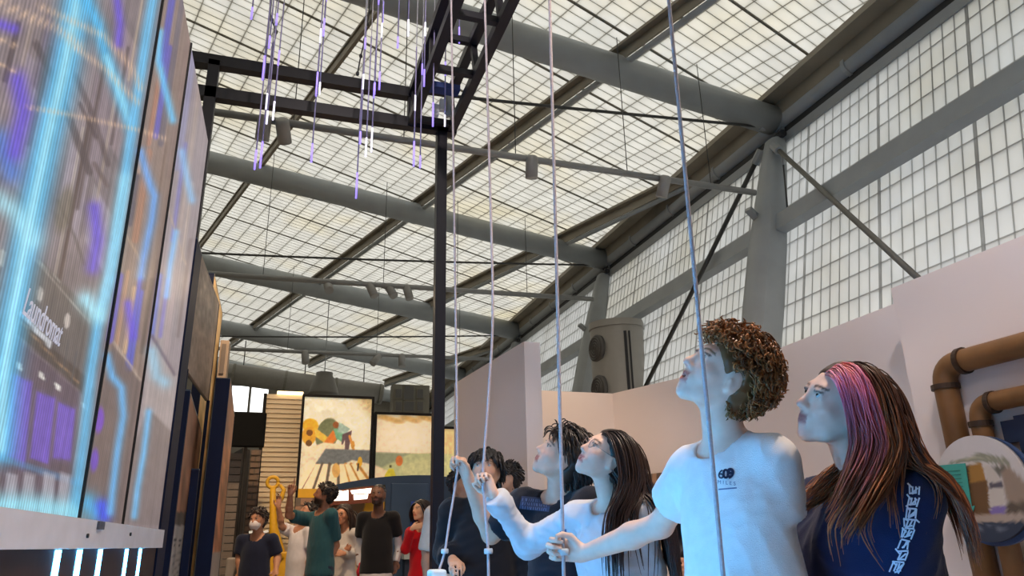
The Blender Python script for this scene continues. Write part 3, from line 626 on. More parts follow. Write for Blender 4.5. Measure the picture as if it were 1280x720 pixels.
# ================================================================== video wall on the left
VA, VB = .72, .03
VD = Vector((VB, 1, 0)).normalized(); VN = VD.cross(UZ).normalized()
def vw(x, y):
    r = ray(x, y); t = -(CP.x+VA-VB*CP.y)/(r.x-VB*r.y); return CP+r*t
vEnd = vw(258, 165); zTop = vEnd.z; zS0 = (vw(0, 647.5).z+vw(200, 658).z)/2; zS1 = (vw(0, 698).z+vw(195, 680).z)/2
ySeam = [vw(x, 655).y for x in (96, 152)]; yEnd = vw(199, 655).y; yStart = .35
def vpt(Y, z, off=0.): return Vector((-VA+VB*Y, Y, z))+VN*off
def screen_paint(X, Y):
    p = Paint(X, Y, (136, 122, 124))
    p.speck(.012, .02, .16, 11)
    V = lambda x, y, L: [(x, y), (x+(L)*(581-x)/(-2341-y)*-1*-1, y+L)]      # stays with the upright direction
    def up(x, y, L): return [(x, y), (x+L*(x-581)/(y+2341), y+L)]
    # facades: tall window bays, mullions and string courses running to the vanishing point
    for (x0, y0, x1, y1, L, c) in [(30, 60, 75, 110, 150, (150, 136, 146)), (88, 175, 112, 215, 90, (164, 150, 158)), (118, 230, 140, 270, 70, (168, 156, 160)), (60, 15, 84, 50, 90, (120, 104, 116)), (150, 20, 172, 60, 140, (150, 132, 136)), (120, 90, 140, 130, 100, (146, 130, 136))]:
        a, b = up(x0, y0, L), up(x1, y1, L); p.poly([a[0], b[0], b[1], a[1]], c, 4)
    for (x, y, L, w, c, al) in [(112, 150, 210, 5, (96, 78, 72), .9), (104, 160, 190, 2.5, (178, 164, 150), .9), (85, 90, 180, 6, (104, 88, 84), .8), (62, 60, 120, 7, (92, 78, 78), .7), (134, 60, 200, 5, (100, 84, 82), .8), (146, 110, 180, 2.5, (186, 166, 150), .8), (178, 0, 100, 3, (196, 172, 150), .8), (160, 60, 120, 4, (96, 80, 80), .7), (22, 30, 70, 8, (84, 70, 72), .7), (42, 20, 60, 5, (180, 160, 148), .6)]:
        p.line(up(x, y, L), w, c, 2.5, al)
    for pts, w, c, al in [([(45, 55), (70, 105), (95, 170), (112, 215)], 9, (92, 78, 78), .75), ([(95, 95), (118, 150), (135, 205)], 7, (100, 84, 84), .7), ([(100, 130), (120, 172)], 5, (88, 72, 72), .7), ([(72, 250), (95, 300), (105, 330)], 4, (104, 92, 88), .7), ([(118, 205), (134, 232)], 6, (110, 92, 90), .7)]:
        p.line(pts, w, c, 3, al)
    p.ell(80, 262, 10, 30, (122, 110, 96), .2, .5, .8)
    # shop front with awning
    p.poly([(30, 345), (48, 322), (125, 400), (108, 470), (20, 395)], (112, 102, 98), 4); p.poly([(22, 395), (108, 470), (103, 492), (18, 415)], (92, 80, 74), 3)
    p.line([(44, 325), (78, 365), (112, 402)], 2, (170, 160, 152), 1.5, .8); p.line([(26, 402), (60, 440), (98, 478)], 2.2, (160, 128, 100), 1.5, .8); p.line([(40, 318), (75, 352)], 1.5, (180, 176, 170), 1.2, .7)
    for x, y in [(68, 402), (86, 425), (96, 440)]: p.line(up(x, y, 40), 1.5, (90, 88, 90), 1.2, .7)
    p.poly([(20, 420), (100, 490), (88, 640), (0, 640), (0, 430)], (96, 80, 92), 6, .8)
    p.poly([(23, 392), (27, 389), (65, 427), (63, 436)], (205, 205, 210), 1.2)
    for (x, y, r) in [(50, 368, 6), (84, 401, 6), (2, 322, 7)]: p.ell(x, y, r*.62, r*1.6, (196, 184, 176), .1, .3)
    for q in ([(13, 466), (40, 478), (31, 585), (4, 565)], [(46, 490), (69, 498), (60, 580), (38, 572)], [(73, 503), (94, 512), (88, 575), (66, 572)]):
        p.poly(q, (112, 84, 196), 3, .9); p.poly([(a*.9+q[0][0]*.1, b) for a, b in q], (150, 120, 214), 14, .45)
    for (x, y) in [(24, 458), (52, 470), (72, 483), (106, 508)]: p.ell(x, y, 6, 2.5, (226, 220, 214), .9, .6)
    p.line([(0, 572), (40, 585), (100, 605)], 8, (96, 130, 170), 5, .8)
    for x in (8, 30, 55, 75): p.poly([(x, 590), (x+14, 594), (x+10, 648), (x-4, 645)], (190, 186, 196), 5, .75)
    # second and third bay of the picture
    b2 = [(203, 0), (246, 0), (152, 655), (97, 651)]; p.poly(b2, (150, 128, 118), 1.5)
    for (x, y, L, w, c) in [(215, 0, 80, 9, (90, 88, 190)), (212, 60, 110, 8, (104, 96, 190)), (200, 90, 90, 6, (180, 130, 108)), (186, 190, 110, 9, (176, 128, 104)), (178, 190, 60, 4, (206, 156, 124)), (172, 220, 60, 6, (96, 84, 96)), (228, 0, 180, 7, (112, 102, 112)), (236, 40, 180, 5, (150, 126, 118)), (160, 340, 90, 5, (188, 146, 120)), (150, 345, 80, 9, (108, 96, 200)), (177, 350, 110, 10, (100, 104, 214)), (168, 360, 80, 5, (206, 172, 140)), (190, 350, 90, 6, (118, 100, 92)), (196, 250, 110, 6, (116, 98, 92)), (208, 180, 120, 5, (140, 116, 104))]:
        p.line(up(x, y, L), w, c, 3, .85)
    p.line([(142, 428), (160, 452), (175, 475)], 3, (196, 176, 160), 2, .8); p.poly([(140, 430), (176, 478), (152, 655), (98, 651), (112, 560)], (116, 100, 98), 5, .85); p.line([(155, 290), (172, 318), (180, 345)], 3, (190, 160, 134), 2, .7)
    p.ell(124, 525, 6, 16, (130, 84, 196), .1, .5); p.ell(118, 575, 5, 14, (120, 84, 190), .1, .6)
    b3 = [(248, 0), (262, 130), (260, 330), (200, 658), (153, 655), (196, 345), (222, 175)]; p.poly(b3, (160, 146, 150), 1.5)
    for (x, y, L, w, c) in [(243, 60, 150, 8, (150, 146, 176)), (252, 90, 200, 6, (176, 158, 152)), (232, 180, 120, 5, (136, 130, 190)), (240, 230, 100, 5, (190, 172, 164)), (222, 290, 150, 6, (186, 172, 170)), (210, 350, 70, 5, (140, 130, 200)), (200, 345, 90, 7, (120, 130, 210)), (216, 370, 70, 8, (176, 158, 160)), (229, 330, 90, 8, (158, 146, 150)), (238, 300, 120, 4, (132, 116, 116))]:
        p.line(up(x, y, L), w, c, 3.5, .85)
    p.poly([(188, 420), (222, 470), (212, 560), (178, 520)], (176, 162, 160), 4, .8); p.poly([(185, 510), (220, 545), (201, 658), (153, 655), (166, 560)], (128, 114, 112), 4, .8); p.line([(190, 420), (218, 468)], 4, (112, 96, 110), 3, .8); p.line([(210, 260), (232, 330)], 2.5, (184, 164, 150), 2, .7)
    p.c *= .93
    # light sweeping over the picture
    cy, hot = (78, 176, 226), (168, 232, 250)
    A = [(98, -10), (90, 40), (76, 105), (60, 170), (46, 235), (30, 310), (16, 390), (6, 460), (0, 560)]
    p.glow(A, 21, cy, .92, 2.4); p.glow(A, 8, hot, .8, 2)
    p.glow([(0, 250), (22, 268), (40, 300)], 14, hot, .7); p.glow([(0, 175), (14, 215)], 16, (70, 120, 214), .7)
    B = [(104, -6), (122, 30), (133, 72), (148, 112), (163, 155)]; p.glow(B, 9, cy, .9); p.glow(B[2:], 5, hot, .6)
    Cc = [(192, -5), (184, 40), (176, 95), (166, 155), (156, 225), (146, 290), (136, 350), (124, 395), (114, 460), (106, 540), (98, 600), (90, 650)]
    p.glow(Cc, 8, (104, 184, 228), .92, 2.4); p.glow(Cc[4:8], 10, hot, .5)
    p.glow([(108, 375), (120, 392)], 12, hot, .85); p.glow([(0, 630), (40, 632), (90, 640)], 15, (150, 226, 245), .85); p.glow([(110, 628), (120, 640)], 13, cy, .85); p.glow([(128, 632), (130, 645)], 9, (66, 80, 226), .9)
    p.glow([(200, 40), (198, 75), (206, 110), (216, 150)], 5, (110, 190, 236), .9); p.glow([(176, 190), (184, 220), (193, 245), (190, 275), (180, 320), (176, 345)], 6, (104, 160, 230), .85); p.glow([(134, 445), (140, 470), (152, 485), (154, 520), (146, 570), (138, 640)], 5.5, (104, 172, 226), .9)
    p.glow([(186, 515), (180, 565), (172, 610), (168, 645)], 4.5, (112, 182, 232), .9); p.glow([(228, 190), (233, 220), (240, 250)], 5, (140, 186, 230), .8); p.glow([(220, 290), (213, 330), (208, 370)], 4, (130, 186, 240), .85); p.glow([(190, 440), (196, 470), (206, 478)], 8, (150, 200, 228), .7)
    for pts, w in (([(22, 100), (30, 140), (18, 190)], 12), ([(146, -5), (150, 30), (148, 55)], 6), ([(118, 260), (122, 300), (116, 335)], 9), ([(0, 30), (18, 36)], 7), ([(160, 380), (166, 420)], 6)):
        p.glow(pts, w, (104, 82, 206), .85)
    # rows of amber light dots
    for pts, w in (([(0, 4), (40, 22), (70, 34), (100, 58)], 7), ([(50, 8), (85, 24), (130, 45), (165, 85), (176, 110)], 5), ([(95, 60), (130, 85), (172, 128)], 4.5), ([(34, 134), (70, 140), (110, 148), (175, 163), (205, 173)], 3.2), ([(0, 50), (18, 56)], 4), ([(0, 80), (20, 90)], 3)):
        d = np.full(len(X), 1e9)
        for a, b in zip(pts[:-1], pts[1:]): d = np.minimum(d, p._seg(*a, *b))
        dots = .45+.55*np.sin(X*2*pi/4.2)*.7; p.mix(.75*np.exp(-(d/w)**2)*dots, (236, 196, 160))
    p.speck(.25, .1, .05, 6)
    return p.c
sm = bpy.data.materials.new('fluted_screen'); sm.use_nodes = True; MATS['fluted_screen'] = sm
_n, _l = sm.node_tree.nodes, sm.node_tree.links; _b = _n['Principled BSDF']; _b.inputs['Roughness'].default_value = .45; _b.inputs['Specular IOR Level'].default_value = .2
_at = _n.new('ShaderNodeAttribute'); _at.attribute_name = 'paint'; _tc = _n.new('ShaderNodeTexCoord'); _wv = _n.new('ShaderNodeTexWave'); _wv.bands_direction = 'Y'; _wv.inputs['Scale'].default_value = 14; _l.new(_tc.outputs['Object'], _wv.inputs['Vector'])
_mr = _n.new('ShaderNodeMapRange'); _mr.inputs['To Min'].default_value = .80; _mr.inputs['To Max'].default_value = 1.16; _l.new(_wv.outputs['Fac'], _mr.inputs['Value'])
_mp = _n.new('ShaderNodeMapping'); _mp.inputs['Scale'].default_value = (1, 42, .9); _l.new(_tc.outputs['Object'], _mp.inputs[0]); _nz = _n.new('ShaderNodeTexNoise'); _nz.inputs['Scale'].default_value = 1.; _nz.inputs['Detail'].default_value = 2; _l.new(_mp.outputs[0], _nz.inputs['Vector'])
_m2 = _n.new('ShaderNodeMapRange'); _m2.inputs['From Min'].default_value = .3; _m2.inputs['From Max'].default_value = .7; _m2.inputs['To Min'].default_value = .83; _m2.inputs['To Max'].default_value = 1.18; _l.new(_nz.outputs[0], _m2.inputs['Value'])
_mm = _n.new('ShaderNodeMath'); _mm.operation = 'MULTIPLY'; _l.new(_mr.outputs[0], _mm.inputs[0]); _l.new(_m2.outputs[0], _mm.inputs[1])
_sc = _n.new('ShaderNodeVectorMath'); _sc.operation = 'SCALE'; _l.new(_at.outputs['Color'], _sc.inputs[0]); _l.new(_mm.outputs[0], _sc.inputs['Scale'])
_l.new(_sc.outputs[0], _b.inputs['Emission Color']); _b.inputs['Emission Strength'].default_value = 1.0; _b.inputs['Base Color'].default_value = (.03, .03, .035, 1)
vwall = thing('video_wall', 'tall fluted video wall showing a street with cyan light streaks', 'video wall', vpt(3.5, 0))
edges = [yStart, ySeam[0], ySeam[1], yEnd]
for k in range(3):
    y0, y1 = edges[k]+.006, edges[k+1]-.006; nx, ny = (190, 60, 50)[k], (330, 260, 240)[k]
    slab('screen_panel', vpt(y0, zS0), VD, UZ, (y1-y0)*1.0004, zTop-zS0, .03, nx, ny, screen_paint, sm, vwall)
obj('back_frame', MB().prism([vpt(yStart, 0, -.035), vpt(yEnd, 0, -.035), vpt(yEnd, 0, -.25), vpt(yStart, 0, -.25)], (0, 0, zTop)), mat('screen_frame_dark', hexc(24, 24, 30), .5), vwall)
for yy in edges[1:3]: obj('seam_strip', MB().box(vpt(yy, (zS0+zTop)/2, .004), (.012, .012, zTop-zS0), (VD, VN, UZ)), M_DARK, vwall)
rail = obj('white_rail', MB().prism([vpt(yStart, zS1, .0), vpt(yEnd, zS1, .0), vpt(yEnd, zS1, .035), vpt(yStart, zS1, .035)], (0, 0, zS0-zS1)), mat('rail_white', hexc(240, 236, 244), .5), vwall)
for x, y in ((95, 670), (152, 668)):
    c = vw(x, y); obj('screw', MB().tube([c+VN*.03, c+VN*.042], .008, 8), M_DARK, rail)
obj('rail_notch', MB().box(vw(112, 657)+VN*.03, (.09, .03, .03), (VD, VN, UZ)), mat('notch_grey', hexc(92, 96, 112), .5), rail)
obj('base_cladding', MB().prism([vpt(yStart, 0, -.03), vpt(yEnd, 0, -.03), vpt(yEnd, 0, 0), vpt(yStart, 0, 0)], (0, 0, zS1)), mat('base_brown', hexc(62, 44, 44), .6, 0, .2, 12), vwall)
M_TUBE = mat('cyan_light_tube', (.6, .95, 1, 1), .4, emit=(.07, .47, 1., 1), estr=38.)
for yt in [vw(x, 705).y for x in (70, 97, 123, 156, 173)]+[2.15, 1.75, 1.35, .95, .55]:  # the last group of strips is out of view, added to light the pullers
    c = Vector((0, yt, 0)); obj('light_strip', MB().box(vpt(c.y, (.30+zS1-.004)/2, .0005), (.075 if yt > 2.3 else .09, .002, zS1-.304), (VD, VN, UZ)), M_TUBE, vwall)
tP = vw(25, 391); tQ = vw(73, 434); L = (tQ-tP).length
tx = text('sign_lettering', 'Laundromat', tP+VN*.004, VD, UZ, .115, mat('lettering_white', (.5, .5, .55, 1), .5, emit=(.42, .42, .54, 1), estr=.7), vwall, .001, .3, 'LEFT', .0)
co = np.array([v.co for v in tx.data.vertices]); d = (co-np.array(tP))@np.array(VD); s = L*1.0/d.max()
tx.data.transform(Matrix.Translation(tP) @ Matrix.Scale(s, 4, VD) @ Matrix.Translation(-tP))
# navy fins and graphic boards beyond the video wall
M_FIN = mat('navy_fin', hexc(18, 28, 58), .6, 0, .08, spec=.2)
YR_ = 5.6
def fin(x0, x1, yt, Y, lab, th=.06):
    a, b = atY(x0, yt, Y), atY(x1, yt, Y); t = thing('exhibit_fin', lab, 'panel', (a.x, Y, 0))
    obj('post', MB().span(a.x, b.x, Y, Y+th, 0, a.z), M_FIN, t, bevel=.004)
    obj('cap', MB().span(a.x, b.x, Y-.002, Y+th+.004, a.z, a.z+.008), mat('cap_blue', hexc(60, 76, 100), .4), t); obj('foot', MB().span(a.x-.05, b.x+.05, Y-.05, Y+.1, 0, .015), M_FIN, t)
    return t
def gpanel(pA, YA, pB, lab, fn, zb=0.0):
    A = atY(*pA, YA); B = atZ(*pB, A.z); t = thing('graphic_board', lab, 'board', (A.x, A.y, zb)); u = Vector((B.x-A.x, B.y-A.y, 0)); w = u.length
    slab('print_face', (A.x, A.y, zb), u, UZ, w, A.z-zb, .03, 30, 120, fn, M_PRINT, t); un = u.normalized(); n = un.cross(UZ)
    if zb > 0: obj('leg', MB().bar((A.x, A.y, 0), (A.x, A.y, zb), .03, .03, (0, 1, 0)), M_FIN, t); obj('leg', MB().bar((B.x, B.y, 0), (B.x, B.y, zb), .03, .03, (0, 1, 0)), M_FIN, t)
    obj('edge_strip', MB().bar(Vector((B.x, B.y, zb))-n*.015, Vector((B.x, B.y, A.z))-n*.015, .035, .03, un), M_FIN, t)
    obj('edge_top', MB().bar(A-n*.015, Vector((B.x, B.y, A.z))-n*.015, .035, .012), mat('edge_light', hexc(170, 160, 150), .6), t)
def g1(X, Y): p = Paint(X, Y, (150, 136, 128)); p.speck(.25, .05, .25, 3); p.poly([(240, 400), (290, 440), (280, 720), (200, 720)], (150, 118, 96), 30, .6); return p.speck(.9, .12, .16, 8).c
def g2(X, Y): p = Paint(X, Y, (206, 172, 118)); p.speck(.35, .04, .22, 13); p.line([(262, 420), (268, 480), (258, 560)], 3, (150, 112, 60), 2, .6); return p.c
def g3(X, Y): p = Paint(X, Y, (170, 118, 92)); p.speck(.2, .03, .2, 5); p.poly([(200, 640), (260, 640), (250, 720), (190, 720)], (196, 190, 186), 2); 
def g3(X, Y):
    p = Paint(X, Y, (172, 124, 98)); p.speck(.2, .03, .18, 5); p.poly([(190, 640), (270, 640), (262, 657), (186, 657)], (96, 86, 80), 1); p.poly([(180, 657), (270, 657), (260, 730), (170, 730)], (188, 182, 180), 1)
    for k in range(7): p.line([(216, 690+k*5), (226, 690.6+k*5)], 1.4, (120, 116, 118), .8, .7)
    for x, y in [(219, 675), (225, 675), (218, 683), (224, 683)]: p.ell(x, y, 1.6, 1.6, (40, 40, 44))
    return p.c
def g4(X, Y): p = Paint(X, Y, (186, 122, 84)); p.speck(.3, .05, .3, 7); p.poly([(255, 520), (290, 480), (290, 560)], (150, 120, 110), 20, .6); p.poly([(240, 690), (290, 690), (290, 730), (230, 730)], (160, 150, 146), 2); return p.c
_y2 = min(vw(208, 690).y, YR_-.08); _fz = atY(246, 304, yEnd+.1).z
t = thing('exhibit_fin', 'tallest navy fin closing the end of the video wall', 'panel', vpt(yEnd, 0)); obj('post', MB().prism([vpt(yEnd+.012, 0, -.06), vpt(_y2, 0, -.06), vpt(_y2, 0, .01), vpt(yEnd+.012, 0, .01)], (0, 0, _fz)), M_FIN, t); obj('cap', MB().prism([vpt(yEnd+.012, _fz, -.06), vpt(_y2, _fz, -.06), vpt(_y2, _fz, .01), vpt(yEnd+.012, _fz, .01)], (0, 0, .008)), mat('cap_blue', hexc(60, 76, 100), .4), t)
gpanel((251, 318), 6.3, (274, 380), 'grey brown city print board next to the tallest navy fin', g1, 2.5)
fin(257, 268, 341, 8.1, 'navy fin behind the grey brown city print board')
gpanel((268, 343), 8.2, (278, 392), 'cream street print board beyond the grey brown board', g2)
fin(227, 238, 488, 6.05, 'short navy fin in front of the copper coloured print')
gpanel((238, 492), 6.12, (252, 540), 'copper coloured print board with a white caption strip', g3)
fin(239, 249, 587, 6.5, 'lowest navy fin in the row past the video wall')
fin(270, 288, 473, 7.2, 'broad navy fin with an orange print beside it')
gpanel((288, 474), 7.28, (293, 520), 'narrow orange print board on the broad navy fin', g4)
gb_ = thing('wood_cladding', 'tall grey timber framed window unit high beyond the cream street print', 'window unit', atY(280, 440, 9.5))
a, b = atY(276, 425, 9.5), atY(287, 425, 9.5); obj('frame', MB().span(a.x, b.x, 9.5, 9.9, 0, a.z), mat('taupe', hexc(128, 112, 100), .7), gb_); obj('window_pane', MB().span(a.x+.02, b.x-.03, 9.48, 9.5, a.z-.42, a.z-.05), mat('taupe_dark', hexc(82, 72, 66), .4), gb_)

# ================================================================== black rig with post and overhead truss
M_RIG = mat('rig_black', hexc(21, 19, 30), .45, .1, .1)
YR = 5.6; CS = .085
pc = atY(549, 400, YR); PX = pc.x; zL = atY(545, 160, YR).z; TR, TLf = .085, -.27; TW = TR-TLf
rig = thing('rope_rig', 'black steel rig with a tall post and overhead truss carrying the ropes', 'rig', (PX, YR, 0))
zU = zL+.30; XLft = atY(263, 120, YR).x
obj('post', MB().bar((PX, YR, 0), (PX, YR, zL), CS, CS, (0, 1, 0)), M_RIG, rig)
obj('base_plate', MB().span(PX-.15, PX+.15, YR-.15, YR+.15, 0, .015), M_RIG, rig)
obj('rear_post', MB().bar((XLft, YR, 0), (XLft, YR, zU), CS, CS, (0, 1, 0)), M_RIG, rig)
obj('lower_chord', MB().bar((XLft-.1, YR, zL), (PX+TR+CS/2, YR, zL), CS, CS*1.15), M_RIG, rig); obj('upper_chord', MB().bar((XLft-.2, YR, zU), (PX-.2, YR, zU), CS, CS*1.15), M_RIG, rig)
obj('end_upright', MB().bar((PX+TLf, YR, zL), (PX+TLf, YR, zU), CS*.8, CS*.8, (0, 1, 0)), M_RIG, rig)
for nm, dx, z in (('truss_chord', TR, zL), ('truss_chord', TLf, zL), ('truss_chord', TR-.03, zU), ('truss_chord', TLf, zU)):
    obj(nm, MB().bar((PX+dx, .8, z), (PX+dx, YR, z), CS*.85, CS*.85), M_RIG, rig)
for y in (5.5, 4.75, 4.1, 3.4, 2.6, 1.8, 1.0):
    obj('rung', MB().bar((PX+TLf, y, zL), (PX+TR, y, zL), .05), M_RIG, rig); obj('rung', MB().bar((PX+TR, y, zL), (PX+TR-.03, y, zU), .045, .045, (0, 1, 0)), M_RIG, rig); obj('rung', MB().bar((PX+TLf, y, zU), (PX+TR-.03, y, zU), .05), M_RIG, rig); obj('rung', MB().bar((PX+TLf, y, zL), (PX+TLf, y, zU), .045, .045, (0, 1, 0)), M_RIG, rig)
obj('blue_plate', MB().bar((PX+TLf, 5.1, zL+.07), (PX+.03, 5.1, zL+.07), .10, .05), mat('rig_blue', hexc(40, 60, 120), .4, .3), rig)
for dx in (-.06, -.12): obj('white_bracket', MB().box((PX+dx, 5.3, zL+.10+dx), (.05, .05, .1)), mat('bracket_white', hexc(200, 200, 205), .5), rig)
# hoist cylinder at the post head
obj('pulley_block', MB().tube([(PX+.0, 5.35, zL-.02), (PX+.0, 5.35, zL+.24)], .028, 10), M_STEEL, rig, True)

# ---- ropes
M_ROPE = mat('grey_rope', hexc(196, 184, 190), .8, 0, .12, 90, .4, 220)
M_STOP = mat('rope_stop_white', hexc(196, 204, 212), .4)
def smooth_path(P, n=8):
    P = [Vector(p) for p in P]; out = []
    for i in range(len(P)-1):
        p0, p1, p2, p3 = P[max(i-1, 0)], P[i], P[i+1], P[min(i+2, len(P)-1)]
        for k in range(n):
            t = k/n; out.append(.5*((2*p1)+(p2-p0)*t+(2*p0-5*p1+4*p2-p3)*t*t+(3*p1-p0-3*p2+p3)*t**3))
    return out+[P[-1]]
ROPES = {}
def rope(key, pts, Y, r, lab, stop=None):
    """a taut rope: survey points lie in one plane at distance Y, the run is carried up straight to the truss"""
    P = [atY(x, y, Y) for x, y in pts]; zt = zL-.03; d = P[0]-P[1]
    P = [P[0]+d*((zt-P[0].z)/d.z)]+P if P[0].z < zt-.05 else P
    t = thing('pull_rope', lab, 'rope', P[-1]); Q = smooth_path(P, 8)
    obj('cord', MB().tube(Q, r, 8), M_ROPE, t, True)
    if stop:
        c = atY(*stop, Y); obj('stop_ring', MB().lathe(c, [(r*1.1, -.011), (r*2.6, -.011), (r*3.0, -.006), (r*3.0, .006), (r*2.6, .011), (r*1.1, .011)], 16), M_STOP, t, True)
    h = Q[0]; obj('head_strop', MB().bar((h.x, h.y, zt), (PX+TR if abs(h.x-PX-TR) < abs(h.x-PX-TLf) else PX+TLf, h.y, zt), .03, .02), M_RIG, t)
rope('r3', [(836, 0), (870, 360), (904, 720), (917, 860)], at(890, 560, 1.80).y, .0056, 'grey rope hanging free in front of the face of the curly haired man')
rope('r2', [(687, 0), (696, 345), (704, 690), (706, 770)], at(704, 689, 2.47).y, .0066, 'grey rope held by the curly haired man', (704, 690))
rope('r1', [(606, 0), (611.5, 195), (616, 380), (611, 490), (604, 590), (606, 630), (610, 689), (611, 760)], at(604, 600, 3.2).y, .0062, 'grey rope gripped by the long haired woman with a white stop ring', (610.5, 689))
rope('r0', [(566, 140), (569, 350), (571.5, 560), (570, 600), (562, 650), (556, 689), (549, 712), (546, 716)], at(571.5, 581, 3.6).y, .0058, 'thin grey rope in front of the black post', (556, 689))

# ---- hanging light tubes
M_WIRE = mat('clear_wire', hexc(170, 170, 180), .4); M_LED = mat('violet_led', (.4, .35, 1, 1), .3, emit=(.34, .22, 1., 1), estr=1.05); M_LEDW = mat('white_led', (.9, .9, 1, 1), .3, emit=(.86, .82, 1., 1), estr=1.1); M_CLR = mat('tube_clear', hexc(150, 144, 190), .25)
hb = thing('light_bar', 'black bar high above that carries the hanging light tubes', 'bar', (.3, 4.75, 5.9)); obj('bar', MB().bar((-1.0, 4.75, 5.9), (1.6, 4.75, 5.9), .05), M_RIG, hb)
for x in (-.6, 1.2): obj('hanger', MB().tube([(x, 4.75, 5.9), (x, 4.75, roofpt(0, 0).z+SLOPE*(XE-x)-.03)], .006, 6), M_ROD, hb)
tips = [(314, 24, 1), (318, 212, 1), (325, 210, 1), (333, 155, 0), (341, 150, 0), (328, 100, 1), (336, 60, 1), (389, 203, 1), (395, 120, 1), (399, 118, 0), (404, 45, 1), (445, 248, 1), (450, 180, 1), (457, 196, 0), (464, 190, 0), (468, 118, 1), (474, 112, 1), (478, 28, 1), (497, 60, 1), (510, 45, 0), (517, 208, 1), (525, 210, 1), (530, 108, 1), (541, 158, 1), (556, 158, 0), (574, 54, 1)]
for i, (x, y, vio) in enumerate(tips):
    Yk = 4.62+.26*((i*37) % 10)/10; c = atY(x, y, Yk)
    cl = 'in the cluster by the video wall' if x < 350 else 'crossing the middle of the rig arm' if x < 420 else 'in the cluster beside the rig corner' if x < 500 else 'in front of the rig corner and truss'
    lab = ('slender hanging tube with violet tip ' if vio else 'slender hanging tube with white tip ')+cl+(' banded' if i % 2 == 0 else ''); t = thing('hanging_light_tube', lab, 'light', c, 'light tubes '+cl)
    obj('wire', MB().tube([(c.x, Yk, c.z+.1), (c.x, Yk, 5.9)], .0035, 6), M_WIRE, t)
    obj('clear_tube', MB().tube([(c.x, Yk, c.z+.02), (c.x, Yk, c.z+1.0)], .0050, 8), M_CLR, t, True)
    obj('glow_tip', MB().tube([(c.x, Yk, c.z), (c.x, Yk, c.z+.10+.05*(i % 3))], .0068, 8), M_LED if vio else M_LEDW, t, True)
    if i % 2 == 0: obj('glow_band', MB().tube([(c.x, Yk, c.z+.45), (c.x, Yk, c.z+.58)], .0062, 8), M_LEDW if vio else M_LED, t, True)
    if i % 3 == 0: obj('glow_band', MB().tube([(c.x, Yk, c.z+.80), (c.x, Yk, c.z+.90)], .0062, 8), M_LED, t, True)
# dark control cables beside the tubes
for k, pts in enumerate(([(338, 0), (340, 25), (345, 40), (341, 60), (340, 78)], [(462, 5), (459, 30), (456, 50), (451, 70), (447, 92)])):
    t = thing('control_cable', ('black knotted cable hanging beside the light tubes at the video wall', 'black knotted cable hanging beside the light tubes near the rig corner')[k], 'cable', atY(*pts[-1], 5.0))
    P = [atY(x, y, 5.05) for x, y in pts]; P = [Vector((P[0].x, P[0].y, 5.95))]+P; obj('cable', MB().tube(smooth_path(P, 6), .006, 6), M_DARK, t, True)
    for p in P[2:]: obj('knot', MB().lathe(p, [(.004, -.02), (.013, -.01), (.013, .01), (.004, .02)], 8), M_DARK, t, True)

# ================================================================== lighting pipes and spotlights
M_PIPE = mat('pipe_grey', hexc(138, 138, 136), .45, .2); M_CAN = mat('lamp_can_grey', hexc(150, 148, 144), .45, .1); M_LAMP = mat('lamp_face', (1, .9, .7, 1), .5, emit=(1, .86, .62, 1), estr=3.)
def lpipe(a, b, Y, r, lab, drops):
    A, B = atY(*a, Y), atY(*b, Y); t = thing('lighting_pipe', lab, 'pipe', B); obj('pipe', MB().tube([A+(A-B)*.2, B], r, 10), M_PIPE, t, True)
    for k in drops:
        p = A.lerp(B, k); zt = ZE-SLOPE*(p.x-XE)+ROFF-.02; obj('drop_wire', MB().tube([p, (p.x, p.y, zt)], .006, 6), M_ROD, t)
    return lambda k: A.lerp(B, k)
def spot(p, d, s, lab, grp, lit, aim=None, col=(1, .72, .44), cone=76):
    p = Vector(p); d = Vector(d).normalized(); t = thing('spotlight', lab, 'spotlight', p, grp)
    c = p+Vector((0, 0, -.10*s)); obj('bracket', MB().bar(p, c, .03*s, .03*s, (1, 0, 0)), M_CAN, t)
    obj('can', MB().lathe(c-d*.14*s, [(.05*s, 0), (.075*s, .015*s), (.08*s, .04*s), (.08*s, .30*s), (.074*s, .30*s)], 16, d), M_CAN, t, True)
    obj('lamp_face', MB().lathe(c+d*.145*s, [(.072*s, 0), (.05*s, .008*s)], 16, d), M_LAMP if lit else mat('lamp_off', hexc(120, 116, 108), .3), t)
    if aim:
        L = bpy.data.lights.new('spot_beam', 'SPOT'); L.energy = aim; L.color = col; L.spot_size = radians(cone); L.spot_blend = .8; L.shadow_soft_size = .08
        o = bpy.data.objects.new('spot_beam', L); COL.objects.link(o); o.location = c+d*.2*s; o.rotation_euler = d.to_track_quat('-Z', 'Y').to_euler(); setpar(o, t)
SG = 'track spotlights on the lighting pipes'
f = lpipe((268, 140), (944, 241), 7.6, .042, 'grey lighting pipe running to the first column', (.12, .3, .5, .72, .9))
for k, d, aim, lab in ((.075, (-.05, .45, -1), 400, 'grey can spotlight above the video wall end, tilted away from its twin'), (.105, (.25, 1.0, -.78), 330, 'grey can spotlight beside its twin, tilted towards the ropes'), (.53, (.04, .26, -1), 220, 'single grey can spotlight hanging between the purlin and the second roof beam'), (.795, (-.12, .42, -1), 60, 'grey can spotlight near the first column end of the pipe')):
    spot(f(k), d, .95, lab, 'can spotlights on the near lighting pipe', 1, aim)
f = lpipe((275, 343), (741, 374), 13.4, .05, 'grey lighting pipe near the column beside the air unit', (.1, .4, .6, .8))
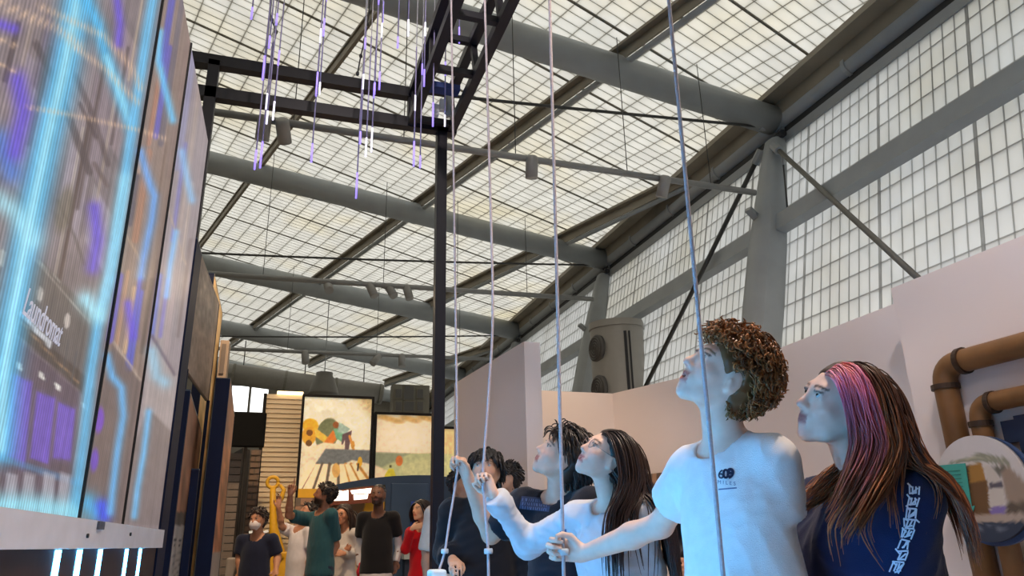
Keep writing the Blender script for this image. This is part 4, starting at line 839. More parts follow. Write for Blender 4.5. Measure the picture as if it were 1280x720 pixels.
for k, d, al, aim, lab in ((.26, (.1, -.8, -.75), 1, 120, 'lit can spotlight facing the room on the second lighting pipe'), (.37, (.4, -.3, -1), 0, None, 'unlit can spotlight next to the lit one on the second lighting pipe'), (.42, (.35, -.5, -.8), 1, 120, 'lit can spotlight in the middle of three on the second lighting pipe'), (.465, (.25, -.2, -1), 0, None, 'unlit can spotlight at the end of three on the second lighting pipe')):
    spot(f(k), d, 1.0, lab, 'can spotlights on the second lighting pipe', al, aim)
f = lpipe((280, 436), (640, 450), 19.4, .05, 'grey lighting pipe below the third roof beam', (.2, .5, .8))
for k, d, lab in ((.26, (.1, -.2, -1), 'small can spotlight alone on the far lighting pipe'), (.50, (-.6, -.3, -.8), 'small tilted can spotlight on the far lighting pipe'), (.59, (.0, -.2, -1), 'small upright can spotlight beside the tilted one on the far pipe')):
    spot(f(k), d, 1.2, lab, 'can spotlights on the far lighting pipe', 0)
# added unseen pipe over the rope pullers to brighten them and the partitions
A_, B_ = Vector((-.4, 1.55, 5.75)), Vector((4.6, 1.55, 5.75)); t = thing('lighting_pipe', 'added grey lighting pipe above the rope pullers nearest the entrance', 'pipe', B_)
obj('pipe', MB().tube([A_-Vector((1.6, 0, 0)), B_], .042, 10), M_PIPE, t, True)
for x in (-.8, 1.4, 3.6): obj('drop_wire', MB().tube([(x, 1.55, 5.75), (x, 1.55, beamz(x)+ROFF-.02)], .006, 6), M_ROD, t)
for k, (x, tgt, e, lab) in enumerate(((.2, (2.2, 6.3, 1.8), 300, 'added grey can spotlight over the video wall side of the entrance pipe'), (1.7, (1.9, 2.6, 1.2), 110, 'added grey can spotlight straight over the rope pullers'), (2.7, (4.8, 4.8, 2.0), 260, 'added grey can spotlight aimed at the set back partition'), (3.3, (4.7, 2.6, 1.9), 140, 'added grey can spotlight aimed at the brown wall pipes'), (2.3, (1.35, 2.1, 1.5), 620, 'added grey can spotlight aimed down at the curly haired man'))):
    p = Vector((x, 1.55, 5.75)); spot(p, Vector(tgt)-p, .95, lab, 'added can spotlights on the unseen entrance lighting pipe', 1, e, (1, .86, .80) if x != 2.3 else (1, .76, .56), 95 if x != 2.3 else 60)
# ================================================================== brown pipes and oval sign on the near partition
M_COP = mat('brown_pipe', hexc(126, 88, 52), .5, .15, .22, 5); M_COPD = mat('pipe_flange_dark', hexc(62, 44, 32), .5, .2)
def wx(x, y, X=4.60): return atX(x, y, X)
def pipe(pts, r, lab, fl, X=4.60):
    P = [wx(x, y, X) for x, y in pts]; P[0] = Vector((X, -1.5, P[1].z)); t = thing('wall_pipe', lab, 'pipe', P[-1])
    Q = [P[0]]
    for i in range(1, len(P)-1):
        a, b, c = P[i-1], P[i], P[i+1]; R = r*1.9
        d1 = (a-b).normalized()*R; d2 = (c-b).normalized()*R
        for k in range(9):
            s = k/8; Q.append((b+d1)*(1-s)**2+b*2*s*(1-s)+(b+d2)*s*s)
    Q.append(P[-1]); obj('pipe_run', MB().tube(Q, r, 20), M_COP, t, True)
    for (x, y, d) in fl:
        c = wx(x, y, X); dv = Vector((0, 1, 0)) if d == 'y' else Vector((0, 0, 1)); obj('flange', MB().tube([c-dv*.018, c+dv*.018], r*1.18, 20), M_COPD, t)
pipe([(1330, 417), (1177, 458), (1242, 760)], .080, 'large brown pipe elbow on the white partition reaching behind the oval sign', [(1204, 451, 'y'), (1182, 484, 'z')])
pipe([(1330, 480), (1221, 506), (1310, 900)], .064, 'smaller brown pipe elbow nested below the large one', [(1241, 503, 'y'), (1226, 530, 'z')], 4.60)
XS = 4.44
c = atX(1229, 610, XS); e1 = atX(1229, 542, XS); e2 = atX(1229, 678, XS); rz = (e1.z-e2.z)/2; cz = (e1.z+e2.z)/2; l1, l2 = atX(1170, 605, XS), atX(1288, 612, XS); ry = (l1.y-l2.y)/2; cyy = (l1.y+l2.y)/2
ov = thing('oval_sign', 'oval picture sign of a monument held on the white partition by pipes', 'sign', (XS, cyy, cz))
def oval_paint(X, Y):
    p = Paint(X, Y, (206, 200, 202)); p.poly([(1160, 575), (1300, 575), (1300, 700), (1160, 700)], (196, 186, 182), 30, .6)
    p.poly([(1182, 579), (1216, 570), (1222, 566), (1232, 567), (1262, 574), (1262, 582), (1226, 577), (1208, 577), (1184, 581)], (142, 142, 126), 1.2); p.line([(1190, 578), (1222, 571), (1258, 577)], 1.5, (176, 172, 150), 1)
    p.poly([(1206, 583), (1222, 580), (1240, 646), (1208, 646)], (70, 54, 40), 2); p.poly([(1210, 582), (1227, 578), (1235, 612), (1237, 646), (1218, 646), (1213, 610)], (160, 116, 56), 1.5); p.poly([(1213, 604), (1234, 600), (1237, 646), (1216, 648)], (104, 74, 46), 2)
    p.poly([(1230, 581), (1242, 585), (1256, 612), (1254, 645), (1238, 646), (1236, 608)], (196, 186, 178), 1.5); p.poly([(1238, 634), (1257, 632), (1258, 647), (1239, 648)], (126, 108, 172), 1.2); p.poly([(1236, 604), (1253, 602), (1254, 609), (1237, 611)], (88, 84, 96), 1)
    p.poly([(1250, 580), (1262, 584), (1290, 610), (1290, 632), (1258, 626)], (150, 130, 116), 3); p.poly([(1240, 583), (1258, 583), (1250, 596)], (104, 100, 92), 2); p.poly([(1258, 628), (1300, 628), (1300, 648), (1258, 648)], (90, 78, 68), 3)
    p.poly([(1160, 646), (1300, 640), (1300, 655), (1160, 657)], (170, 152, 140), 2); p.poly([(1150, 655), (1310, 651), (1310, 700), (1150, 700)], (44, 54, 74), 1)
    for k in range(4): p.line([(1204, 658+k*3), (1225, 657.4+k*3)], 1, (120, 128, 144), .8, .8); p.line([(1234, 657+k*3), (1256, 656.4+k*3)], 1, (120, 128, 144), .8, .8)
    return p.c
N, RG = 48, 26; V, F = [], []
for j in range(RG+1):
    for k in range(N):
        a = 2*pi*k/N; V.append((XS, cyy-ry*cos(a)*j/RG, cz+rz*sin(a)*j/RG))
nb0 = len(V)
for k in range(N): a = 2*pi*k/N; V.append((XS+.03, cyy-ry*cos(a), cz+rz*sin(a)))
for j in range(RG):
    for k in range(N): k2 = (k+1) % N; F.append((j*N+k, j*N+k2, (j+1)*N+k2, (j+1)*N+k))
for k in range(N): k2 = (k+1) % N; F.append((RG*N+k, RG*N+k2, nb0+k2, nb0+k))
Vn = np.array(V); X_, Y_, _ = projn(Vn); colr = srgb(oval_paint(X_, Y_)); colr[nb0:] = srgb((40, 44, 56))
me = npmesh('picture', Vn, F, M_PRINT, False, colr); link('picture', me, ov)
obj('backing_disc', MB().prism([(XS+.035, cyy-ry*1.03*cos(2*pi*k/N)-.015, cz+rz*1.03*sin(2*pi*k/N)-.015) for k in range(N)], (.03, 0, 0)), mat('backing_navy', hexc(56, 76, 116), .5), ov)
tn = thing('teal_notice', 'teal paper notice fixed over the oval picture sign', 'notice', atX(1190, 610, XS-.03))
PT = [atX(x, y, XS-.012) for x, y in [(1171, 582), (1206, 579), (1214, 633), (1218, 632), (1216, 640), (1187, 641)]]
obj('sheet', MB().prism(PT, (.006, 0, 0)), mat('teal_paper', hexc(64, 158, 148), .6), tn)
for k in range(9):
    a, b = atX(1176+k*1.6, 590+k*5, XS-.0135), atX(1200+k*1.0, 588+k*5, XS-.0135); obj('text_line', MB().bar(a, b, .002, .004), mat('teal_ink', hexc(40, 104, 100), .6), tn)
nv = thing('navy_plaque', 'navy rectangular plaque panels beside the oval sign on the white partition', 'plaque', wx(1270, 560, 4.655))
for (x0, y0, x1, y1) in [(1250, 527, 1274, 552), (1266, 520, 1300, 596)]:
    a, b = atX(x0, y0, 4.63), atX(x1, y1, 4.63); obj('plate', MB().span(4.63, 4.655, b.y, a.y, b.z, a.z), mat('plaque_navy', hexc(40, 54, 84), .5), nv)
# ================================================================== pedestal that takes the thin rope
pd = thing('rope_pedestal', 'slim white pedestal at the foot of the thin rope by the black post', 'pedestal', atY(546, 716, at(571.5, 581, 3.6).y))
g = atY(546, 716, at(571.5, 581, 3.6).y); obj('column', MB().lathe((g.x, g.y, 0), [(.09, 0), (.09, .02), (.03, .03), (.028, g.z-.04)], 16), M_RIG, pd, True)
obj('white_head', MB().box((g.x, g.y, g.z-.01), (.075, .10, .05)), mat('guide_white', hexc(225, 235, 240), .4), pd, bevel=.012)
# ================================================================== people: smooth implicit bodies meshed with surface nets
def A3(v): return np.array(tuple(v), float)
def d_rc(P, a, b, r1, r2):
    ab = b-a; L = ab@ab+1e-12; t = np.clip((P-a)@ab/L, 0, 1); return np.linalg.norm(P-a-t[:, None]*ab, axis=1)-(r1+(r2-r1)*t)
def d_el(P, c, M, r):
    q = (P-c)@M.T; r = np.asarray(r, float); k0 = np.linalg.norm(q/r, axis=1); k1 = np.linalg.norm(q/(r*r), axis=1)+1e-9; return k0*(k0-1)/k1
def smin(a, b, k): h = np.clip(.5+.5*(b-a)/k, 0, 1); return b*(1-h)+a*h-k*h*(1-h)
def smax(a, b, k): return -smin(-a, -b, k)
class Sdf:
    """ordered list of primitives blended together"""
    def __init__(s): s.ops = []
    def rc(s, a, b, r1, r2=None, k=.02, op='u', infl=True): s.ops.append(('rc', A3(a), A3(b), r1, r1 if r2 is None else r2, k, op, infl)); return s
    def el(s, c, M, r, k=.02, op='u', infl=True): s.ops.append(('el', A3(c), np.array(M, float), np.array(r, float), None, k, op, infl)); return s
    def plane(s, c, n, k=.004): s.ops.append(('pl', A3(c), A3(n)/np.linalg.norm(A3(n)), 0, None, k, 'i', False)); return s
    def sub(s, other, k=.01, op='u'): s.ops.append(('sdf', other, None, 0, None, k, op, False)); return s
    def fn(s, f): s.ops.append(('fn', f, None, 0, None, 0, 'f', False)); return s
    def __call__(s, P, g=0., cull=None):
        d = None; big = np.full(len(P), 1.)
        for t, a, b, r1, r2, k, op, infl in s.ops:
            if op == 'f':
                if d is not None: d = d+a(P)
                continue
            if cull is not None and t != 'pl':      # primitives too far from this batch of points change nothing
                e0 = a(cull[0], 0., None) if t == 'sdf' else (d_rc(cull[0], a, b, r1, r2) if t == 'rc' else d_el(cull[0], a, b, r1))
                if e0[0]-g-cull[1] > (.13 if op == 'u' else .05): continue
            if op in ('s', 'i') and d is None: d = big.copy()
            if t == 'rc': e = d_rc(P, a, b, r1, r2)
            elif t == 'el': e = d_el(P, a, b, r1)
            elif t == 'pl': e = (P-a)@b
            else: e = a(P, 0., cull)
            if infl: e = e-g
            if d is None: d = e
            elif op == 'u': d = smin(d, e, k)
            elif op == 's': d = smax(d, -e, k)
            else: d = smax(d, e, k)
        return big if d is None else d
    def bounds(s, pad):
        lo, hi = [], []
        for t, a, b, r1, r2, k, op, infl in s.ops:
            if op != 'u': continue
            if t == 'rc': r = max(r1, r2); lo.append(np.minimum(a, b)-r); hi.append(np.maximum(a, b)+r)
            elif t == 'el': r = r1.max(); lo.append(a-r); hi.append(a+r)
            elif t == 'sdf': l, h = a.bounds(0); lo.append(l); hi.append(h)
        return np.min(lo, 0)-pad, np.max(hi, 0)+pad
def surf(sdf, h, g=0., pad=.02, lo=None, hi=None, smooth=1):
    L, H = sdf.bounds(pad+g)
    if lo is not None: L = np.maximum(L, lo)
    if hi is not None: H = np.minimum(H, hi)
    B = 8; nb = np.ceil((H-L)/(h*B)).astype(int)+1; n = nb*B
    bi = np.stack(np.meshgrid(*[np.arange(k) for k in nb], indexing='ij'), -1).reshape(-1, 3)
    bc = L+(bi*B+B/2-.5)*h; dc = sdf(bc, g); keep = np.abs(dc) < h*B*.9+.028
    G = np.empty(tuple(n), np.float32)
    Gv = G.reshape(nb[0], B, nb[1], B, nb[2], B)
    Gv[:] = dc.reshape(nb)[:, None, :, None, :, None]
    off = np.stack(np.meshgrid(*[np.arange(B)]*3, indexing='ij'), -1).reshape(-1, 3)
    kb = bi[keep]; 
    gs = max(2, int(.13/(B*h))); key = (kb//gs)@np.array([1, 1000, 1000000]); srt = np.argsort(key, kind='stable'); kb = kb[srt]; key = key[srt]
    cuts = np.flatnonzero(np.diff(key))+1
    for q in np.split(kb, cuts):
        if len(q) == 0: continue
        P = (L+(q[:, None, :]*B+off[None])*h).reshape(-1, 3); cc = (P.min(0)+P.max(0))/2
        d = sdf(P, g, (cc[None], np.linalg.norm(P.max(0)-cc))).reshape(len(q), B, B, B)
        Gv[q[:, 0], :, q[:, 1], :, q[:, 2], :] = d
    S = G < 0
    c = np.zeros(tuple(k-1 for k in n), np.int8)
    for i in (0, 1):
        for j in (0, 1):
            for k in (0, 1): c += S[i:n[0]-1+i, j:n[1]-1+j, k:n[2]-1+k]
    cells = np.argwhere((c > 0) & (c < 8))
    if len(cells) == 0: return np.zeros((0, 3)), np.zeros((0, 4), int)
    idx = np.full(c.shape, -1, np.int32); idx[tuple(cells.T)] = np.arange(len(cells))
    cr = [(i, j, k) for i in (0, 1) for j in (0, 1) for k in (0, 1)]
    val = {q: G[cells[:, 0]+q[0], cells[:, 1]+q[1], cells[:, 2]+q[2]] for q in cr}
    acc = np.zeros((len(cells), 3)); cnt = np.zeros(len(cells))
    for q in cr:
        for ax in range(3):
            if q[ax] == 0:
                r = list(q); r[ax] = 1; a, b = val[q], val[tuple(r)]; m = (a < 0) != (b < 0)
                t = np.where(m, a/np.where(m, a-b, 1), 0); p = np.array(q, float)[None].repeat(len(cells), 0); p[:, ax] += t
                acc += np.where(m[:, None], p, 0); cnt += m
    V = L+(cells+acc/cnt[:, None])*h
    F = []
    for ax in range(3):
        u, v = (ax+1) % 3, (ax+2) % 3; sl = [slice(1, n[k]-1) for k in range(3)]; sl[ax] = slice(0, n[ax]-1); s2 = list(sl); s2[ax] = slice(1, n[ax])
        a, b = S[tuple(sl)], S[tuple(s2)]; e = np.argwhere(a != b); st = a[tuple(e.T)]; o = [1, 1, 1]; o[ax] = 0; e = e+np.array(o)
        du = np.zeros(3, int); du[u] = 1; dv = np.zeros(3, int); dv[v] = 1
        q = [idx[tuple((e-w).T)] for w in (du+dv, dv, 0*du, du)]
        f = np.stack(q, 1); f[~st] = f[~st][:, ::-1]; F.append(f)
    F = np.concatenate(F); F = F[(F >= 0).all(1)]
    for _ in range(smooth):
        s = np.zeros_like(V); w = np.zeros(len(V)); fa = F.ravel(order='F'); fb = F[:, [1, 2, 3, 0]].ravel(order='F')
        w = np.bincount(fa, minlength=len(V)).astype(float)
        for j in range(3): s[:, j] = np.bincount(fa, V[fb, j], len(V))
        V = V*.5+.5*s/np.maximum(w, 1)[:, None]
    return V, F
def strands_mesh(name, paths, rad, cols, m, sides=4):
    """paths (N,K,3), rad (K,), cols (N,K,3) -> tubes"""
    N, K, _ = paths.shape; T = np.gradient(paths, axis=1); T /= np.linalg.norm(T, axis=2, keepdims=True)+1e-9
    ref = np.tile(np.array([.31, .52, .79]), (N, K, 1)); U = np.cross(T, ref); U /= np.linalg.norm(U, axis=2, keepdims=True)+1e-9; Wv = np.cross(T, U)
    rad = np.asarray(rad); rad = rad[None, :, None] if rad.ndim == 1 else rad[:, :, None]
    ring = [paths+(U*cos(2*pi*s/sides)+Wv*sin(2*pi*s/sides))*rad for s in range(sides)]
    V = np.stack(ring, 2).reshape(-1, 3); C = np.repeat(cols[:, :, None, :], sides, 2).reshape(-1, 3)
    i = np.arange(N*K*sides).reshape(N, K, sides); F = []
    for s in range(sides):
        s2 = (s+1) % sides; F.append(np.stack([i[:, :-1, s], i[:, :-1, s2], i[:, 1:, s2], i[:, 1:, s]], -1).reshape(-1, 4))
    return npmesh(name, V, np.concatenate(F), m, True, C)
M_SKIN = mat('skin', (1, 1, 1, 1), .5, 0, .05, 40, .03, 300, attr='paint', spec=.35)
M_HAIR = mat('hair', (1, 1, 1, 1), .42, 0, .12, 30, attr='paint', spec=.5)
M_CLOTH = mat('fabric', (1, 1, 1, 1), .9, 0, .05, 25, .25, 420, attr='paint', spec=.15, sheen=.15)
M_EYE = mat('eyeball', (1, 1, 1, 1), .15, 0, .01, 20, attr='paint')
M_SHOE = mat('shoe_leather', hexc(40, 38, 38), .6)
TOCAM = Vector((-CF.x, -CF.y, 0)).normalized(); IMGL = Vector((-CR.x, -CR.y, 0)).normalized()
def az(deg, pitch=0.):
    h = TOCAM*cos(radians(deg))+IMGL*sin(radians(deg)); return (h*cos(radians(pitch))+Vector((0, 0, 1))*sin(radians(pitch))).normalized()
def frame(fwd, up):
    f = Vector(fwd).normalized(); u = Vector(up); u = (u-f*u.dot(f)).normalized(); r = f.cross(u); return r, f, u
def head_sdf(H):
    """H: c, fwd, up, s -> Sdf in world space plus a local->world mapper"""
    r, f, u = frame(H['fwd'], H['up']); s = H.get('s', 1.); c = Vector(H['c']); M = np.array([r, f, u]); fem = H.get('fem', 0); mo = H.get('mouth', 0.)
    def w(x, y, z): return c+(r*x+f*y+u*z)*s
    S = Sdf()
    def el(x, y, z, a, b, d, k=.02, op='u'): S.el(w(x, y, z), M, (a*s, b*s, d*s), k*s, op)
    def rc(p, q, r1, r2=None, k=.012, op='u'): S.rc(w(*p), w(*q), r1*s, None if r2 is None else r2*s, k*s, op)
    el(0, -.018, .038, .074, .094, .083); el(0, .022, .0, .066, .07, .085, .03)
    el(0, .034, -.045, .052, .05, .062, .03)
    jw = .046 if fem else .052
    for sx in (-1, 1):
        rc((sx*.058, -.012, -.03), (sx*jw*.72, .035, -.082), .018, .016, .025); rc((sx*jw*.72, .035, -.082), (0, .068, -.098), .016, .017, .022)
        el(sx*.04, .062, -.022, .022, .02, .018, .025)
    el(0, .073, -.096, .017, .014, .015, .02)
    rc((-.036, .078, .03), (.036, .078, .03), .011, None, .02)
    for sx in (-1, 1): el(sx*.031, .100, .010, .019, .018, .013, .012, 's')
    for sx in (-1, 1):
        rc((sx*.017, .088, .0165), (sx*.031, .0935, .0205), .0048, None, .006); rc((sx*.031, .0935, .0205), (sx*.046, .083, .0155), .0048, None, .006)
        rc((sx*.018, .087, .0035), (sx*.044, .083, .0035), .0045, None, .008)
    rc((0, .086, .022), (0, .106, -.018), .0085, .011, .014); el(0, .110, -.026, .0125, .0125, .011, .008)
    for sx in (-1, 1): el(sx*.0125, .098, -.031, .0085, .010, .0085, .006)
    for sx in (-1, 1): el(sx*.0065, .104, -.0385, .0035, .0055, .004, .003, 's')
    el(0, .083, -.062, .03, .016, .02, .02)
    for sx in (-1, 1):
        rc((0, .0965, -.0555+mo*.15), (sx*.023, .083, -.0605), .0065, .004, .006); rc((0, .0945, -.0685-mo*.6), (sx*.021, .082, -.0655-mo*.3), .0075, .004, .006)
    if mo > .003: el(0, .097, -.062-mo*.2, .014, .016, .003+mo*.45, .003, 's')
    else: rc((-.021, .092, -.0622), (.021, .092, -.0622), .0018, None, .003, 's'); rc((-.010, .0995, -.0622), (.010, .0995, -.0622), .0018, None, .003, 's')
    for sx in (-1, 1):
        el(sx*.076, -.008, -.004, .010, .021, .033, .008); el(sx*.088, -.003, .0, .008, .011, .019, .006, 's'); el(sx*.081, .008, -.008, .005, .005, .006, .004); el(sx*.075, -.002, -.032, .008, .010, .010, .008)
    return S, w, M, c, s
def head_paint(V, H, w, M, c, s):
    q = ((V-A3(c))@M.T)/s; x, y, z = np.abs(q[:, 0]), q[:, 1], q[:, 2]
    sk = np.array(H['skin'], float); C = np.tile(sk, (len(V), 1)); fem = H.get('fem', 0)
    def mix(a, col): nonlocal C; a = np.clip(a, 0, 1)[:, None]; C = C*(1-a)+np.array(col, float)*a
    g = lambda d, w_: np.exp(-(d/w_)**2)
    mix(.35*g(np.hypot(np.hypot(x-.042, z+.028), (y-.075)*.6), .022), sk*np.array([1.02, .78, .74])); mix(.4*g(np.hypot(x, np.hypot(z+.028, y-.112)), .015), sk*np.array([1.0, .8, .76]))
    mix(.9*(np.linalg.norm(q, axis=1) < .145)*(g(z+.0555+H.get('mouth', 0)*-.15, .006)+g(z+.0685+H.get('mouth', 0)*.6, .0075))*(x < .024)*(y > .076), H.get('lip', sk*np.array([.82, .55, .55])))
    br = H.get('brow', (60, 44, 36)); arch = .034-.0035*((x-.03)/.02)**2; mix(.8*np.clip(1.4-np.abs(z-arch)/.0032, 0, 1)*(x > .011)*(x < .052)*(y > .055), br)
    mix(.85*g(z-.0185, .0028)*(x > .016)*(x < .049)*(y > .078), (40, 30, 28))
    near = (np.linalg.norm(q, axis=1) < .145)
    if 'beard' in H: mix(near*H['beard'][3]*np.clip((-.030-z)/.02, 0, 1)*np.clip((y+.01)/.03, 0, 1)*np.clip(1-(.014-np.abs(z+.062))/.01*(x < .026)*(y > .082), 0, 1), H['beard'][:3])
    if H.get('mouth', 0) > .003: mix(1.*g(np.hypot(x*.6, z+.062+H['mouth']*.2), .005+H['mouth']*.3)*(y < .093)*(y > .072), (70, 26, 26))
    return C
def eye_mesh(H, w, M, c, s, sx, look):
    S = Sdf(); e = w(sx*.031, .079, .0115); S.el(e, np.eye(3), (.0128*s,)*3); V, F = surf(S, .0018*s, pad=.004, smooth=1)
    d = (V-A3(e))/(.0128*s); d /= np.linalg.norm(d, axis=1, keepdims=True); a = np.degrees(np.arccos(np.clip(d@A3(Vector(look).normalized()), -1, 1)))
    C = np.tile(np.array([176., 172, 168]), (len(V), 1)); C[a < 31] = H.get('iris', (74, 50, 34)); C[a < 15] = (12, 10, 10); return npmesh('eye', V, F, M_EYE, True, srgb(C))
def hand(S, W, d, n, side, sc=1., curl=(62, 78, 48), spread=.0, thumb=(35, 20), r=.0092, thumb_in=.6, index=None):
    """palm from wrist W along d; fingers curl towards n; side: direction of the thumb edge. returns palm centre"""
    W, d, n, side = Vector(W), Vector(d).normalized(), Vector(n).normalized(), Vector(side).normalized(); n = (n-d*n.dot(d)).normalized(); sd = d.cross(n); sd = sd if sd.dot(side) > 0 else -sd
    L = .088*sc
    for i, o in enumerate((.030, .010, -.010, -.028)):
        k = W+d*(L*(1-.05*abs(i-1)))+sd*(o*sc); S.rc(W+d*.012*sc+sd*(o*.55*sc), k, .0145*sc, .0115*sc, .012)
        ln = (.043, .048, .044, .034)[i]*sc, (.026, .030, .028, .021)[i]*sc, (.021, .022, .021, .018)[i]*sc
        a = 0.; p = k; cc = curl if not (index is not None and i == 0) else index
        for j in range(3):
            a += radians(cc[j]); dr = (d*cos(a)+n*sin(a)+sd*(spread*(1.5-i)*.1)).normalized(); q = p+dr*ln[j]; S.rc(p, q, (r-j*.0007)*sc, (r-.0008-j*.0008)*sc, .004); p = q
    S.rc(W+d*.02*sc+n*.006*sc, W+d*.065*sc+n*.006*sc, .017*sc, .014*sc, .014)
    t0 = W+d*.018*sc+sd*.024*sc+n*.006*sc; t1 = t0+(d*.7+sd*.62+n*.25).normalized()*.040*sc; a = radians(thumb[0])
    t2 = t1+(d*.85+n*thumb_in+sd*.1).normalized()*.032*sc; t3 = t2+(d*.55+n*(thumb_in+.35)-sd*.25).normalized()*.025*sc
    S.rc(t0, t1, .0155*sc, .0118*sc, .012); S.rc(t1, t2, .0112*sc, .0098*sc, .004); S.rc(t2, t3, .0098*sc, .0078*sc, .004)
    return W+d*L*.6+n*.02
def folds(amp, f, seed, along=None):
    rr = np.random.default_rng(seed); K = rr.normal(size=(5, 3)); K /= np.linalg.norm(K, axis=1, keepdims=True); ph = rr.uniform(0, 6.28, 5)
    def fn(P):
        q = P*f; w_ = np.sin(q@K[0]*.6+ph[0])*1.3+np.sin(q@K[1]*.45+ph[1]); d = np.sin(q@K[2]+w_*1.6+ph[2])*.6+np.sin(q@K[3]*1.7+w_*1.1+ph[3])*.4
        return -amp*(1-np.abs(d))**1.5+amp*.35
    return fn
def torso_axes(face, lean=(0, 0)):
    up = (Vector((0, 0, 1))+Vector((*lean, 0))).normalized(); f = Vector(face); f = Vector((f.x, f.y, 0)); r, f, u = frame(f, up); return r, f, u
def person(label, H, N, face, lean=(0, 0), bs=1., fem=0, arms=None, top=None, legs=None, vox=.008, hvox=None, group=None, eyes=True, hair=None, waist=1., bust=0., hipw=1., belly=0., shw=1.):
    """H head dict; N neck base point; face horizontal facing; arms dict L/R -> dict(el, wr, d, n, side, curl...)"""
    r, f, u = torso_axes(face, lean); M = np.array([r, f, u]); N = Vector(N); b = bs
    def T(x, y, z): return N+(r*x+f*y+u*z)*b
    sw = (.165 if fem else .19)*shw
    sh = {'R': T(sw, -.005, -.055), 'L': T(-sw, -.005, -.055)}
    if arms:
        for k in arms:
            if 'sh' in arms[k]: sh[k] = Vector(arms[k]['sh'])
    pel = T(0, -.01, -.54); hip = {'R': T(.09, -.01, -.60), 'L': T(-.09, -.01, -.60)}
    HS, hw, HM, hc, hs_ = head_sdf(H)
    # --- torso shared by body and garments
    def torso(S, fat=0., sm=.05):
        S.el(T(0, .005, -.19), M, ((.135 if fem else .155)*b*shw+fat, (.095+.01*bust)*b+fat, .17*b), sm); S.el(T(0, .012+belly*.5, -.38), M, ((.118 if fem else .142)*b*waist+fat, (.09+belly)*b+fat, .16*b), sm)
        S.el(T(0, -.01, -.55), M, ((.155 if fem else .158)*b*hipw+fat, .11*b+fat, .12*b), sm)
        for k in 'RL': S.rc(T(0, -.02, -.075), sh[k], .058*b+fat*.6, .052*b+fat*.6, sm); S.rc(T(0, -.03, -.01), sh[k]+u*.012*b, .036*b+fat*.3, .036*b+fat*.3, .04)
        if bust:
            for sx in (-1, 1): S.el(T(sx*.065, .075, -.20), M, (.06*b+fat*.5,)*3, .05)
        return S
    S = Sdf(); S.sub(HS, .01)
    nb_ = T(0, .0, -.03); S.rc(hw(0, -.022, -.055), nb_, (.047 if fem else .054)*hs_, (.052 if fem else .06)*b, .03)
    if not fem: S.el(nb_.lerp(hw(0, .0, -.07), .55)+Vector(H['fwd'])*.0+f*.035*b, M, (.012, .012, .016), .02)
    torso(S); arms = arms or {}
    nails = []
    for k in 'RL':
        A = arms.get(k) or dict(el=sh[k]-u*.27*b+(r*.05 if k == 'R' else -r*.05)*b, wr=sh[k]-u*.50*b+(r*.06 if k == 'R' else -r*.06)*b+f*.06*b)
        arms[k] = A; A['el'] = Vector(A['el']); A['wr'] = Vector(A['wr']); th = A.get('th', 1.)*(.88 if fem else 1.)*b
        S.rc(sh[k], A['el'], .05*th, .038*th, .03); S.rc(A['el'], A['el'].lerp(A['wr'], .35), .038*th, .040*th, .02); S.rc(A['el'].lerp(A['wr'], .35), A['wr'], .040*th, .026*th, .02)
        d = Vector(A.get('d', (A['wr']-A['el']))).normalized(); n = Vector(A.get('n', f)); 
        hand(S, A['wr'], d, n, A.get('side', f), A.get('hs', .93 if fem else 1.)*b, A.get('curl', (25, 35, 25)), A.get('spread', 0), thumb_in=A.get('thumb_in', .4), index=A.get('index'))
    # --- legs
    lg = legs or {}
    kn, an = {}, {}
    for k, sx in (('R', 1), ('L', -1)):
        base = Vector((hip[k].x, hip[k].y, 0))+r*sx*.01; an[k] = Vector((base.x, base.y, .09))-f*.02; kn[k] = hip[k].lerp(an[k], .5)+f*.015
        S.rc(hip[k], kn[k], .078*b, .055*b, .03); S.rc(kn[k], an[k], .055*b, .038*b, .02); S.rc(an[k], an[k]+f*.14*b-Vector((0, 0, .045)), .04*b, .03*b, .02)
    hv = hvox or vox
    if vox > .0065 or hvox is None: V, F = surf(S, vox, pad=.015)
    else: V, F = surf(S, vox, pad=.015)
    C = head_paint(V, H, hw, HM, hc, hs_)
    root = link('person', npmesh('person', V, F, M_SKIN, True, srgb(np.clip(C, 0, 255)))); tag(root, label, 'person', group)
    if eyes:
        lk = H.get('look', H['fwd'])
        for sx in (-1, 1): link('eye', eye_mesh(H, hw, HM, hc, hs_, sx, lk), root)
    # --- garments
    P = dict(T=T, r=r, f=f, u=u, sh=sh, arms=arms, hw=hw, N=N, b=b, hip=hip, pel=pel, root=root, kn=kn, an=an, M=M, S=S, H=H, HM=HM, hc=hc, hs=hs_, HS=HS)
    t = dict(col=(200, 200, 200), fat=.014, sleeve=1., hem=-.60, fold=.004, foldf=26, neck=.012, vox=vox, cuff=None, seed=3, slack=.012, collar=.0, drape=1.); t.update(top or {})
    G = Sdf(); torso(G, t['fat']); G.el(T(0, .004, -.42), M, ((.15 if fem else .158)*b*max(waist, hipw)*t['drape']+t['fat'], (.112+belly)*b+t['fat'], .44*b), .05)
    hm = T(0, 0, t['hem']); G.rc(T(0, 0, -.40), T(0, 0, t['hem']-.02), .10*b, .12*b, .06)
    G.el(T(0, .0, t['hem']+.02), M, ((.165 if fem else .172)*b*hipw+t['fat'], .118*b+t['fat'], .13*b), .05)
    G.plane(hm, -u)
